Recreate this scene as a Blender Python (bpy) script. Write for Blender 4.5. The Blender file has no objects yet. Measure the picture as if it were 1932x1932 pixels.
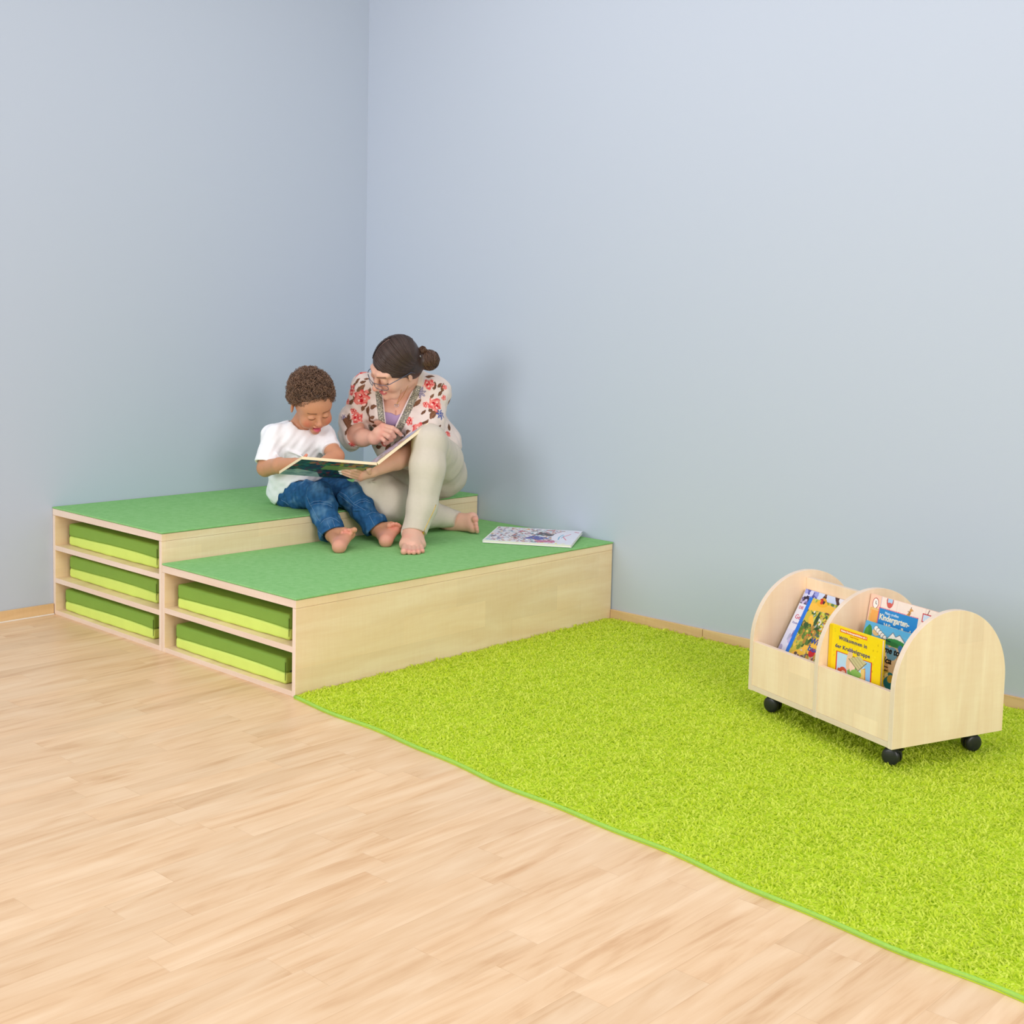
import bpy, bmesh, math, random
import numpy as np
from mathutils import Vector, Matrix
random.seed(7); RNG = np.random.default_rng(7)
SC = bpy.context.scene; COL = SC.collection
PI = math.pi
# ---------------------------------------------------------------- survey of the place (camera solved from the podium corners)
CAM = np.array([4.57911539, -3.94329562, 1.17282898])
VX = np.array([0.73286519, 0.67997608, 0.02326246])      # right of the lens
VY = np.array([-0.07781475, 0.04980286, 0.99572312])     # up of the lens
VF = np.array([-0.67590937, 0.73154098, -0.08941095])    # forward
VZ = -VF
FOC = 2452.777; PX0 = 966.0; PY0 = 966.0 - 150.5427
def ray(px, py): return VF + VX*(px-PX0)/FOC - VY*(py-PY0)/FOC
def at(px, py, d): return CAM + ray(px, py)*d
def onz(px, py, z):
    d = ray(px, py); return CAM + d*(z-CAM[2])/d[2]
def onplane(px, py, p0, n):
    d = ray(px, py); return CAM + d*(np.dot(np.asarray(p0)-CAM, n)/np.dot(d, n))
def proj(P):
    d = np.asarray(P)-CAM; w = d@VF
    return PX0+FOC*(d@VX)/w, PY0-FOC*(d@VY)/w, w
def vdir(x, y, z): return x*VX+y*VY+z*VZ
def nrm(v): v = np.asarray(v, float); return v/np.linalg.norm(v)
def lin(r, g, b):
    f = lambda c: c/12.92 if c <= .04045 else ((c+.055)/1.055)**2.4
    return np.array([f(r/255), f(g/255), f(b/255)])
def rgba(c): return (float(c[0]), float(c[1]), float(c[2]), 1.0)

# ---------------------------------------------------------------- objects
def tag(o, label=None, cat=None, group=None, kind=None):
    if label: o['label'] = label
    if cat: o['category'] = cat
    if group: o['group'] = group
    if kind: o['kind'] = kind
    return o
def empty(name, loc=(0, 0, 0), rotz=0.0, mat=None):
    o = bpy.data.objects.new(name, None); COL.objects.link(o)
    o.empty_display_size = .05
    if mat is not None: o.matrix_world = mat
    else: o.location = loc; o.rotation_euler = (0, 0, rotz)
    return o
def link(name, me, mat=None, parent=None, smooth=False):
    o = bpy.data.objects.new(name, me); COL.objects.link(o)
    if mat is not None:
        for m in (mat if isinstance(mat, (list, tuple)) else [mat]): me.materials.append(m)
    if parent is not None: o.parent = parent
    if smooth: me.shade_smooth()
    return o
def fastmesh(name, V, F, cols=None, quad=4):
    V = np.asarray(V, np.float32); F = np.asarray(F, np.int32)
    me = bpy.data.meshes.new(name); n = len(F); k = F.shape[1]
    me.vertices.add(len(V)); me.vertices.foreach_set('co', V.ravel())
    me.loops.add(n*k); me.loops.foreach_set('vertex_index', F.ravel())
    me.polygons.add(n); me.polygons.foreach_set('loop_start', np.arange(0, n*k, k, dtype=np.int32))
    me.update(calc_edges=True)
    if cols is not None: setcol(me, cols)
    return me
def setcol(me, cols):
    a = me.color_attributes.new('Col', 'FLOAT_COLOR', 'POINT')
    c = np.ones((len(cols), 4), np.float32); c[:, :3] = cols
    a.data.foreach_set('color', c.ravel())
class MB:                                   # collects shapes, builds ONE mesh
    def __init__(s): s.bm = bmesh.new()
    def box(s, lo, hi, bev=0.0):
        lo = Vector(lo); hi = Vector(hi)
        r = bmesh.ops.create_cube(s.bm, size=1.0)
        for v in r['verts']:
            v.co = Vector([lo[i]+(v.co[i]+.5)*(hi[i]-lo[i]) for i in range(3)])
        if bev > 0:
            es = list({e for v in r['verts'] for e in v.link_edges})
            bmesh.ops.bevel(s.bm, geom=es, offset=bev, segments=2, affect='EDGES', profile=.5)
        return s
    def poly(s, pts, thick):                # prism from an outline, extruded along thick
        a = [s.bm.verts.new(Vector(p)) for p in pts]; t = Vector(thick)
        b = [s.bm.verts.new(Vector(p)+t) for p in pts]
        n = len(a)
        s.bm.faces.new(a[::-1]); s.bm.faces.new(b)
        for i in range(n): s.bm.faces.new((a[i], a[(i+1) % n], b[(i+1) % n], b[i]))
        return s
    def tube(s, pts, r, n=8, closed=False):
        pts = [np.asarray(p, float) for p in pts]; m = len(pts); rings = []
        up = np.array([.3, .2, .93])
        for i, p in enumerate(pts):
            if closed: t = pts[(i+1) % m]-pts[i-1]
            else: t = pts[min(i+1, m-1)]-pts[max(i-1, 0)]
            t = nrm(t); a = np.cross(t, up)
            if np.linalg.norm(a) < .05: a = np.cross(t, (1, 0, 0))
            a = nrm(a); b = np.cross(t, a); rr = r[i] if hasattr(r, '__len__') else r
            rings.append([s.bm.verts.new(Vector(p+rr*(a*math.cos(2*PI*j/n)+b*math.sin(2*PI*j/n)))) for j in range(n)])
        for i in range(m if closed else m-1):
            A = rings[i]; B = rings[(i+1) % m]
            for j in range(n): s.bm.faces.new((A[j], A[(j+1) % n], B[(j+1) % n], B[j]))
        if not closed:
            s.bm.faces.new(rings[0][::-1]); s.bm.faces.new(rings[-1])
        return s
    def lathe(s, prof, mat, n=24):          # prof: (radius, height) along local z
        rings = []
        for r, z in prof:
            rings.append([s.bm.verts.new(mat @ Vector((r*math.cos(2*PI*j/n), r*math.sin(2*PI*j/n), z))) for j in range(n)])
        for A, B in zip(rings, rings[1:]):
            for j in range(n): s.bm.faces.new((A[j], A[(j+1) % n], B[(j+1) % n], B[j]))
        s.bm.faces.new(rings[0][::-1]); s.bm.faces.new(rings[-1])
        return s
    def build(s, name, mat, parent=None, smooth=False):
        bmesh.ops.recalc_face_normals(s.bm, faces=s.bm.faces)
        me = bpy.data.meshes.new(name); s.bm.to_mesh(me); s.bm.free()
        return link(name, me, mat, parent, smooth)
def text_mesh(body, size, align='LEFT', extrude=.0004, space=1.0, bold=0.0):
    cu = bpy.data.curves.new('lettering', 'FONT'); cu.body = body; cu.size = size
    cu.align_x = align; cu.extrude = extrude; cu.space_character = space; cu.offset = bold; cu.resolution_u = 3
    ob = bpy.data.objects.new('lettering', cu); COL.objects.link(ob)
    dg = bpy.context.evaluated_depsgraph_get(); dg.update()
    me = bpy.data.meshes.new_from_object(ob.evaluated_get(dg))
    bpy.data.objects.remove(ob); bpy.data.curves.remove(cu)
    return me

# ---------------------------------------------------------------- materials
class NT:
    def __init__(s, name):
        s.m = bpy.data.materials.new(name); s.m.use_nodes = True
        s.t = s.m.node_tree; s.n = s.t.nodes; s.b = s.n['Principled BSDF']
    def add(s, typ, **kw):
        n = s.n.new(typ)
        for k, v in kw.items():
            if k in n.inputs.keys(): n.inputs[k].default_value = v
            else: setattr(n, k, v)
        return n
    def l(s, a, b): s.t.links.new(a, b)
    def math(s, op, a, b=None, c=None):
        n = s.add('ShaderNodeMath', operation=op)
        for i, v in enumerate((a, b, c)):
            if v is None: continue
            if isinstance(v, (int, float)): n.inputs[i].default_value = v
            else: s.l(v, n.inputs[i])
        return n.outputs[0]
    def mix(s, f, a, b, mode='MIX'):
        n = s.add('ShaderNodeMix', data_type='RGBA', blend_type=mode)
        for i, v in ((0, f), (6, a), (7, b)):
            if isinstance(v, (int, float)): n.inputs[i].default_value = v
            elif isinstance(v, (tuple, list, np.ndarray)): n.inputs[i].default_value = rgba(v)
            else: s.l(v, n.inputs[i])
        return n.outputs[2]
    def noise(s, vec, scale, detail=3, rough=.5, dist=0):
        n = s.add('ShaderNodeTexNoise', Scale=scale, Detail=detail, Roughness=rough, Distortion=dist)
        if vec is not None: s.l(vec, n.inputs['Vector'])
        return n.outputs[0]
    def coord(s, scale=(1, 1, 1), off=(0, 0, 0), out='Object'):
        tc = s.add('ShaderNodeTexCoord'); mp = s.add('ShaderNodeMapping')
        mp.inputs['Scale'].default_value = scale; mp.inputs['Location'].default_value = off
        s.l(tc.outputs[out], mp.inputs[0]); return mp.outputs[0]
    def ramp(s, f, stops):
        n = s.add('ShaderNodeValToRGB'); e = n.color_ramp.elements
        while len(e) < len(stops): e.new(.5)
        for i, (p, c) in enumerate(stops): e[i].position = p; e[i].color = rgba(c)
        s.l(f, n.inputs[0]); return n.outputs[0]
    def bump(s, h, strength=.2, dist=.001):
        n = s.add('ShaderNodeBump', Strength=strength, Distance=dist)
        s.l(h, n.inputs['Height']); s.l(n.outputs[0], s.b.inputs['Normal'])
    def color(s, c):
        if isinstance(c, (tuple, list, np.ndarray)): s.b.inputs['Base Color'].default_value = rgba(c)
        else: s.l(c, s.b.inputs['Base Color'])
    def rough(s, v, spec=.5):
        s.b.inputs['Roughness'].default_value = v; s.b.inputs['Specular IOR Level'].default_value = spec
def plain(name, c, rough=.5, spec=.4, metal=0.0, noise=.06, nscale=40):
    t = NT(name); n = t.noise(t.coord(), nscale, 3)
    f = t.math('MULTIPLY_ADD', n, noise*2, 1-noise)
    t.color(t.mix(1.0, c, f, 'MULTIPLY')); t.rough(rough, spec); t.b.inputs['Metallic'].default_value = metal
    return t.m
def vcol(name, rough=.55, spec=.35, bump=None, sss=0.0):
    t = NT(name); a = t.add('ShaderNodeAttribute', attribute_name='Col')
    n = t.noise(t.coord(), 90, 3); f = t.math('MULTIPLY_ADD', n, .08, .96)
    t.color(t.mix(1.0, a.outputs['Color'], f, 'MULTIPLY')); t.rough(rough, spec)
    if bump: t.bump(t.noise(t.coord(), bump[0], 3), bump[1], bump[2])
    if sss: 
        t.b.inputs['Subsurface Weight'].default_value = sss
        t.b.inputs['Subsurface Radius'].default_value = (.008, .003, .0015); t.b.inputs['Subsurface Scale'].default_value = 1.0
    return t.m
def wood(name, axis, light, dark, blocks=True):
    sc = [34, 34, 34]; sc[axis] = 2.2
    t = NT(name); v = t.coord(tuple(sc))
    s1 = t.noise(v, 1.0, 6, .62, .8)
    sc2 = [7, 7, 7]; sc2[axis] = 1.2
    s2 = t.noise(t.coord(tuple(sc2), (3, 1, 5)), 1.0, 4, .55, 2.0)
    sc3 = [14, 14, 14]; sc3[axis] = 110
    s3 = t.noise(t.coord(tuple(sc3)), 1.0, 2)
    f = t.math('ADD', t.math('MULTIPLY', s1, .55), t.math('MULTIPLY', s2, .75))
    f = t.math('ADD', f, t.math('MULTIPLY_ADD', s3, .16, -.23))
    c = t.ramp(f, [(.32, dark), (.52, (np.asarray(dark)+light)/2), (.68, light)])
    if blocks:                                  # staves glued side by side, slightly different in tone
        sx = t.add('ShaderNodeSeparateXYZ'); tc = t.add('ShaderNodeTexCoord'); t.l(tc.outputs['Object'], sx.inputs[0])
        oth = [i for i in range(3) if i != axis]
        a = t.math('ADD', sx.outputs[oth[0]], sx.outputs[oth[1]])
        row = t.math('FLOOR', t.math('MULTIPLY', a, 11.0))
        seg = t.math('FLOOR', t.math('ADD', t.math('MULTIPLY', sx.outputs[axis], 2.6), t.math('MULTIPLY', row, .37)))
        cb = t.add('ShaderNodeCombineXYZ'); t.l(row, cb.inputs[0]); t.l(seg, cb.inputs[1])
        wn = t.add('ShaderNodeTexWhiteNoise'); t.l(cb.outputs[0], wn.inputs[0])
        c = t.mix(1.0, c, t.math('MULTIPLY_ADD', wn.outputs[0], .09, .955), 'MULTIPLY')
    t.color(c); t.rough(.42, .35); t.bump(s1, .05, .0005)
    return t.m
M = {}
MAPLE_L = lin(250, 227, 191); MAPLE_D = lin(240, 210, 168)
M['maple_y'] = wood('maple_grain_long', 1, MAPLE_L, MAPLE_D)
M['maple_z'] = wood('maple_grain_upright', 2, lin(252, 229, 199), lin(243, 213, 180))
M['maple_x'] = wood('maple_grain_cross', 0, lin(244, 220, 186), lin(232, 202, 160))
M['edge'] = wood('maple_edge_band', 0, lin(237, 219, 200), lin(228, 206, 184), False)
M['edge_z'] = wood('maple_edge_band_upright', 2, lin(237, 219, 200), lin(228, 206, 184), False)
M['base_y'] = wood('beech_baseboard', 0, lin(229, 195, 148), lin(214, 176, 128), False)
M['base_yy'] = wood('beech_baseboard_side', 1, lin(229, 195, 148), lin(214, 176, 128), False)
t = NT('wall_paint'); n = t.noise(t.coord(), 160, 4, .6); n2 = t.noise(t.coord(), 1.3, 2)
t.color(t.mix(t.math('MULTIPLY', n2, .5), lin(189, 199, 214), lin(191, 201, 214))); t.rough(.85, .15); t.bump(n, .10, .0012); M['wall'] = t.m
t = NT('felt_green'); n = t.noise(t.coord(), 420, 4, .7); n2 = t.noise(t.coord(), 45, 4, .6)
f = t.math('ADD', t.math('MULTIPLY', n, .6), t.math('MULTIPLY', n2, .4))
t.color(t.ramp(f, [(.3, lin(121, 181, 106)), (.5, lin(139, 195, 124)), (.72, lin(158, 207, 143))])); t.rough(.95, .05); t.bump(n, .35, .0015); M['felt'] = t.m
M['cush_dark'] = plain('cushion_dark_green', lin(130, 170, 68), .6, .25, 0, .05, 30)
M['cush_light'] = plain('cushion_lime', lin(214, 236, 116), .6, .25, 0, .04, 30)
M['thread'] = plain('seam_thread', lin(74, 98, 36), .8, .1)
M['zip'] = plain('zip_tape', lin(60, 70, 60), .6, .3)
M['black'] = plain('castor_black', lin(34, 36, 40), .35, .5, 0, .1, 60)
M['black_hub'] = plain('castor_tyre', lin(22, 23, 25), .55, .4, 0, .1, 60)
M['caulk'] = plain('white_sealant', lin(236, 232, 226), .6, .3)
M['paper'] = plain('book_pages', lin(243, 236, 220), .7, .2, 0, .05, 300)
M['board_cream'] = plain('board_book_edge', lin(250, 228, 192), .6, .2, 0, .03, 200)
M['print'] = vcol('printed_cover', .38, .4)
M['cloth'] = vcol('printed_cloth', .8, .12, (700, .25, .0006))
M['denim'] = vcol('denim', .85, .1, (900, .5, .0008))
M['skin'] = vcol('skin', .48, .35, (500, .12, .0004), .12)
M['hair'] = vcol('hair', .42, .5)
M['metal'] = plain('silver_metal', lin(205, 208, 214), .25, .6, 1.0, .03)
M['gold'] = plain('gold_metal', lin(222, 190, 96), .3, .6, 1.0, .03)
M['frame'] = plain('glasses_frame', lin(88, 94, 114), .3, .6, .5, .03)
M['lash'] = plain('lash_dark', lin(38, 26, 22), .7, .2)
M['nail'] = plain('pale_nail', lin(247, 238, 232), .25, .5, 0, .01)
t = NT('lens_glass'); tr = t.add('ShaderNodeBsdfTransparent'); gl = t.add('ShaderNodeBsdfGlossy', Roughness=.05); mx = t.add('ShaderNodeMixShader')
mx.inputs[0].default_value = .07; t.l(tr.outputs[0], mx.inputs[1]); t.l(gl.outputs[0], mx.inputs[2]); t.l(mx.outputs[0], t.n['Material Output'].inputs[0]); M['lens'] = t.m
t = NT('glitter_trim'); n = t.add('ShaderNodeTexVoronoi', Scale=420.0); t.l(t.coord(), n.inputs['Vector'])
sp = t.add('ShaderNodeSeparateColor'); t.l(n.outputs['Color'], sp.inputs[0])
t.color(t.ramp(sp.outputs[0], [(.1, lin(92, 88, 80)), (.55, lin(134, 130, 118)), (.86, lin(176, 168, 140)), (.97, lin(236, 230, 205))])); t.rough(.35, .6); t.bump(n.outputs[0], .5, .001); M['glitter'] = t.m
# floor: laminate strips running away from the viewer
t = NT('laminate_floor'); tc = t.add('ShaderNodeTexCoord'); sx = t.add('ShaderNodeSeparateXYZ'); t.l(tc.outputs['Object'], sx.inputs[0])
X, Y = sx.outputs[0], sx.outputs[1]
row = t.math('FLOOR', t.math('MULTIPLY', X, 1/.078))
w1 = t.add('ShaderNodeTexWhiteNoise', noise_dimensions='1D'); t.l(row, w1.inputs['W'])
yy = t.math('ADD', Y, t.math('MULTIPLY', w1.outputs[0], .9))
seg = t.math('FLOOR', t.math('MULTIPLY', yy, 1/.52))
cb = t.add('ShaderNodeCombineXYZ'); t.l(row, cb.inputs[0]); t.l(seg, cb.inputs[1])
w2 = t.add('ShaderNodeTexWhiteNoise', noise_dimensions='3D'); t.l(cb.outputs[0], w2.inputs[0])
cv = t.add('ShaderNodeCombineXYZ'); t.l(t.math('MULTIPLY', X, 30), cv.inputs[0]); t.l(t.math('MULTIPLY', Y, 1.7), cv.inputs[1]); t.l(t.math('MULTIPLY', w2.outputs[0], 37), cv.inputs[2])
g1 = t.noise(cv.outputs[0], 1.0, 6, .62, 1.1)
cv2 = t.add('ShaderNodeCombineXYZ'); t.l(t.math('MULTIPLY', X, 9), cv2.inputs[0]); t.l(t.math('MULTIPLY', Y, 1.6), cv2.inputs[1]); t.l(t.math('MULTIPLY', w2.outputs[0], 91), cv2.inputs[2])
g2 = t.noise(cv2.outputs[0], 1.0, 4, .5, 2.5)
f = t.math('ADD', t.math('MULTIPLY', g1, .5), t.math('MULTIPLY', g2, .5))
c = t.ramp(f, [(.3, lin(210, 165, 120)), (.46, lin(231, 194, 152)), (.62, lin(240, 208, 170))])
c = t.mix(1.0, c, t.math('MULTIPLY_ADD', w2.outputs[0], .08, .95), 'MULTIPLY')
fx = t.math('FRACT', t.math('MULTIPLY', X, 1/.078)); edge = t.math('LESS_THAN', fx, .02)
fy = t.math('FRACT', t.math('MULTIPLY', yy, 1/.52)); edge2 = t.math('LESS_THAN', fy, .004)
c = t.mix(t.math('MULTIPLY', t.math('MAXIMUM', edge, edge2), .16), c, lin(176, 128, 84))
t.color(c); t.rough(.38, .35); M['floor'] = t.m
# ================================================================ the room
fl = MB().box((-.3, -5.2, -.05), (5.6, .3, 0)).build('floor', M['floor']); tag(fl, kind='structure')
wl = MB().box((-.12, -5.2, 0), (0, .12, 2.95)).build('wall_left', M['wall']); tag(wl, kind='structure')
wb = MB().box((0, 0, 0), (5.6, .12, 2.95)).build('wall_back', M['wall']); tag(wb, kind='structure')
D2, D12, H2, H1, LEN = .750, 1.4865, .405, .2995, 1.540
tag(MB().box((0, -5.2, 0.001), (.010, -LEN-.002, .0415), .002).build('baseboard_left', M['base_yy']), kind='structure')
tag(MB().box((.0100, -5.2, 0), (.016, -LEN-.004, .004), .001).build('trim_1', M['caulk']), kind='structure')
tag(MB().box((D12+.002, -.010, 0.001), (1.9195, 0, .0415), .0015).build('baseboard_back', M['base_y']), kind='structure')
tag(MB().box((1.9215, -.010, 0.001), (5.6, 0, .0415), .0015).build('baseboard_back', M['base_y']), kind='structure')

# ================================================================ podium units
def podium(x0, x1, h, shelves, top_t, label, group):
    root = empty('podium_unit', ((x0+x1)/2, -LEN/2, 0)); tag(root, label, 'podium', group)
    ox, oy = (x0+x1)/2, -LEN/2; s = .0165; y0, y1 = -LEN, -.006
    def part(name, lo, hi, long_mat, cap=True):
        lo = [lo[0]-ox, lo[1]-oy, lo[2]]; hi = [hi[0]-ox, hi[1]-oy, hi[2]]
        o = MB().box(lo, hi, .0008).build(name, [long_mat, M['edge'] if hi[0]-lo[0] > .1 else M['edge_z']], root)
        for p in o.data.polygons:                   # cut ends carry the pale edge band
            if abs(p.normal.y) > .5: p.material_index = 1
        return o
    part('top_panel', (x0, y0, h-top_t), (x1, y1, h), M['maple_y'])
    part('side_panel', (x0, y0, 0), (x0+s, y1, h-top_t-.0006), M['maple_y'])
    part('side_panel', (x1-s, y0, 0), (x1, y1, h-top_t-.0006), M['maple_y'])
    part('bottom_panel', (x0+s, y0+.0005, 0), (x1-s, y1, .0165), M['maple_y'])
    for z in shelves: part('shelf', (x0+s, y0+.0005, z), (x1-s, y1, z+.0185), M['maple_y'])
    part('back_panel', (x0+s, y1-.01, .0165), (x1-s, y1, h-top_t), M['maple_x'])
    return root
podium(.001, D2, H2, (.1225, .2475), .0245, 'taller maple podium unit in the room corner with three open bays', 'podium units')
podium(D2+.0012, D12, H1, (.136,), .0245, 'lower maple podium unit standing in front as a step, two open bays', 'podium units')
def felt(x0, x1, z, label):
    o = MB().box((x0, -LEN-.003, z+.0012), (x1, -.0045, z+.0072), .002).build('felt_mat', M['felt'])
    tag(o, label, 'mat', 'felt mats on the podium'); return o
felt(.003, D2+.003, H2, 'green felt mat covering the taller podium unit, under both seated people')
felt(D2+.006, D12+.0035, H1, 'green felt mat covering the lower podium unit, under the bare feet')

# ================================================================ signed-distance modelling
class SDF:
    def __init__(s, lo, hi, h):
        s.lo = np.asarray(lo, float); s.h = h
        s.n = np.ceil((np.asarray(hi)-s.lo)/h).astype(int)+1
        s.d = np.full(s.n, .08, np.float32)
        s.ax = [(s.lo[i]+np.arange(s.n[i])*h).astype(np.float32) for i in range(3)]
    def win(s, lo, hi):
        a = np.clip(np.floor((np.asarray(lo)-s.lo)/s.h).astype(int), 0, s.n-1); b = np.clip(np.ceil((np.asarray(hi)-s.lo)/s.h).astype(int)+1, 1, s.n)
        sl = tuple(slice(a[i], max(b[i], a[i]+1)) for i in range(3))
        return sl, s.ax[0][sl[0]][:, None, None], s.ax[1][sl[1]][None, :, None], s.ax[2][sl[2]][None, None, :]
    def comb(s, sl, v, k, op):
        a = s.d[sl]
        if op == 'u':
            if k > 0:
                h = np.clip(.5+.5*(a-v)/k, 0, 1); s.d[sl] = a*(1-h)+v*h-k*h*(1-h)
            else: s.d[sl] = np.minimum(a, v)
        else:                               # subtract
            if k > 0:
                h = np.clip(.5-.5*(a+v)/k, 0, 1); s.d[sl] = a*(1-h)+(-v)*h+k*h*(1-h)
            else: s.d[sl] = np.maximum(a, -v)
    def rc(s, a, b, ra, rb, k=.012, op='u'):
        a = np.asarray(a, float); b = np.asarray(b, float); m = max(ra, rb)+2*k+3*s.h
        sl, X, Y, Z = s.win(np.minimum(a, b)-m, np.maximum(a, b)+m)
        ba = b-a; l2 = max(float(ba@ba), 1e-12)
        t = np.clip(((X-a[0])*ba[0]+(Y-a[1])*ba[1]+(Z-a[2])*ba[2])/l2, 0, 1)
        v = np.sqrt((X-a[0]-ba[0]*t)**2+(Y-a[1]-ba[1]*t)**2+(Z-a[2]-ba[2]*t)**2)-(ra+(rb-ra)*t)
        s.comb(sl, v.astype(np.float32), k, op); return s
    def chain(s, pts, rs, k=.012):
        for i in range(len(pts)-1): s.rc(pts[i], pts[i+1], rs[i], rs[i+1], k)
        return s
    def ell(s, c, R, rad, k=.012, op='u'):
        c = np.asarray(c, float); m = max(rad)+2*k+3*s.h
        sl, X, Y, Z = s.win(c-m, c+m); x, y, z = X-c[0], Y-c[1], Z-c[2]
        k0 = 0; k1 = 0
        for i in range(3):
            q = x*R[i][0]+y*R[i][1]+z*R[i][2]; k0 = k0+(q/rad[i])**2; k1 = k1+(q/rad[i]**2)**2
        k0 = np.sqrt(k0); k1 = np.sqrt(k1)+1e-9
        s.comb(sl, (k0*(k0-1)/k1).astype(np.float32), k, op); return s
    def sph(s, c, r, k=.012, op='u'): return s.rc(c, np.asarray(c)+1e-6, r, r, k, op)
    def full(s): return s.ax[0][:, None, None], s.ax[1][None, :, None], s.ax[2][None, None, :]
    def half(s, p, n, box=None):            # keeps the side behind the plane
        n = nrm(n)
        if box is None: sl = (slice(None),)*3; X, Y, Z = s.full()
        else: sl, X, Y, Z = s.win(*box)
        v = ((X-p[0])*n[0]+(Y-p[1])*n[1]+(Z-p[2])*n[2]).astype(np.float32)
        s.d[sl] = np.maximum(s.d[sl], v); return s
    def prism(s, poly, op, d0=0.0, d1=99.0, k=0.0):  # outline swept along the line of sight of the survey, between two depths
        X, Y, Z = s.full(); x, y, z = X-CAM[0], Y-CAM[1], Z-CAM[2]
        w = x*VF[0]+y*VF[1]+z*VF[2]
        a = PX0+FOC*(x*VX[0]+y*VX[1]+z*VX[2])/w; b = PY0-FOC*(x*VY[0]+y*VY[1]+z*VY[2])/w
        v = polysd(a, b, poly)*w/FOC
        v = np.maximum(v, np.maximum(d0-w, w-d1)).astype(np.float32)
        if op == 'sub': s.comb((slice(None),)*3, v, k, 's')
        else: s.d = np.maximum(s.d, v)
        return s
    def folds(s, amp, k, seed, n=9, aniso=None):
        X, Y, Z = s.full(); g = np.random.default_rng(seed); v = 0
        for i in range(n):
            d = g.normal(size=3)
            if aniso is not None: d = d-np.asarray(aniso)*(d@np.asarray(aniso))*.8
            d = nrm(d)*k*g.uniform(.6, 1.7); v = v+np.sin(X*d[0]+Y*d[1]+Z*d[2]+g.uniform(0, 6.28))
        s.d = (s.d+amp*v/math.sqrt(n)).astype(np.float32); return s
    def mesh(s):
        d = s.d; ins = d < 0
        A = [ins[i:d.shape[0]-1+i, j:d.shape[1]-1+j, k:d.shape[2]-1+k] for i in (0, 1) for j in (0, 1) for k in (0, 1)]
        cnt = np.zeros(A[0].shape, np.int8)
        for a in A: cnt += a
        act = (cnt > 0) & (cnt < 8); I = np.argwhere(act); N = len(I)
        vid = np.full(act.shape, -1, np.int32); vid[act] = np.arange(N)
        corners = [(i, j, k) for i in (0, 1) for j in (0, 1) for k in (0, 1)]
        val = np.stack([d[I[:, 0]+i, I[:, 1]+j, I[:, 2]+k] for i, j, k in corners], 1)
        acc = np.zeros((N, 3)); c = np.zeros(N)
        for a in range(8):
            for b in range(a+1, 8):
                ca, cb_ = np.array(corners[a]), np.array(corners[b])
                if np.abs(ca-cb_).sum() != 1: continue
                m = (val[:, a] < 0) != (val[:, b] < 0)
                t = val[m, a]/(val[m, a]-val[m, b])
                acc[m] += ca+(cb_-ca)*t[:, None]; c[m] += 1
        V = s.lo+(I+acc/c[:, None])*s.h; F = []
        for ax in range(3):
            sl0 = [slice(None)]*3; sl1 = [slice(None)]*3; sl0[ax] = slice(0, -1); sl1[ax] = slice(1, None)
            a, b = ins[tuple(sl0)], ins[tuple(sl1)]
            E = np.argwhere(a != b); o1, o2 = [(1, 2), (2, 0), (0, 1)][ax]
            E = E[(E[:, o1] > 0) & (E[:, o2] > 0) & (E[:, o1] < act.shape[o1]) & (E[:, o2] < act.shape[o2])]
            q = []
            for u_, v_ in ((-1, -1), (0, -1), (0, 0), (-1, 0)):
                P = E.copy(); P[:, o1] += u_; P[:, o2] += v_; q.append(vid[P[:, 0], P[:, 1], P[:, 2]])
            Q = np.stack(q, 1); flip = ~a[E[:, 0], E[:, 1], E[:, 2]]
            Q[flip] = Q[flip][:, ::-1]; F.append(Q[(Q >= 0).all(1)])
        return V, np.concatenate(F)
def polysd(a, b, poly):
    P = np.asarray(poly, float); n = len(P); dm = np.full(np.broadcast(a, b).shape, 1e9, np.float32); sgn = np.zeros(dm.shape, bool)
    for i in range(n):
        x0, y0 = P[i]; x1, y1 = P[(i+1) % n]; ex, ey = x1-x0, y1-y0
        t = np.clip(((a-x0)*ex+(b-y0)*ey)/(ex*ex+ey*ey+1e-9), 0, 1)
        dm = np.minimum(dm, (a-x0-ex*t)**2+(b-y0-ey*t)**2)
        c = ((y0 > b) != (y1 > b)) & (a < (x1-x0)*(b-y0)/((y1-y0) if y1 != y0 else 1e-9)+x0); sgn ^= c
    dm = np.sqrt(dm); return np.where(sgn, -dm, dm)
def sdf_obj(name, S, mat, parent, paint=None, frame=None):
    V, F = S.mesh()
    inv = np.linalg.inv(np.array(frame)) if frame is not None else None
    Vl = V if inv is None else V@inv[:3, :3].T+inv[:3, 3]
    me = fastmesh(name, Vl, F)
    o = link(name, me, mat, parent, True)
    if frame is not None: o.matrix_world = frame
    if paint is not None:
        n = np.empty(len(V)*3, np.float32); me.vertex_normals.foreach_get('vector', n); n = n.reshape(-1, 3)
        if frame is not None: n = n@np.array(frame)[:3, :3].T
        setcol(me, paint(V, n))
    return o
def smooth01(x, a, b): t_ = np.clip((x-a)/(b-a), 0, 1); return t_*t_*(3-2*t_)
def mixc(c, col, w): return c*(1-w[:, None])+np.asarray(col)*w[:, None]
def segd(V, a, b):
    a = np.asarray(a); ba = np.asarray(b)-a; t_ = np.clip((V-a)@ba/(ba@ba+1e-12), 0, 1); return np.linalg.norm(V-a-t_[:, None]*ba, axis=1)
def hnoise(V, k, seed, n=10):
    g = np.random.default_rng(seed); v = 0
    for i in range(n):
        d = nrm(g.normal(size=3))*k*g.uniform(.5, 1.8); v = v+np.sin(V@d+g.uniform(0, 6.28))
    return v/math.sqrt(n)
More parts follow.
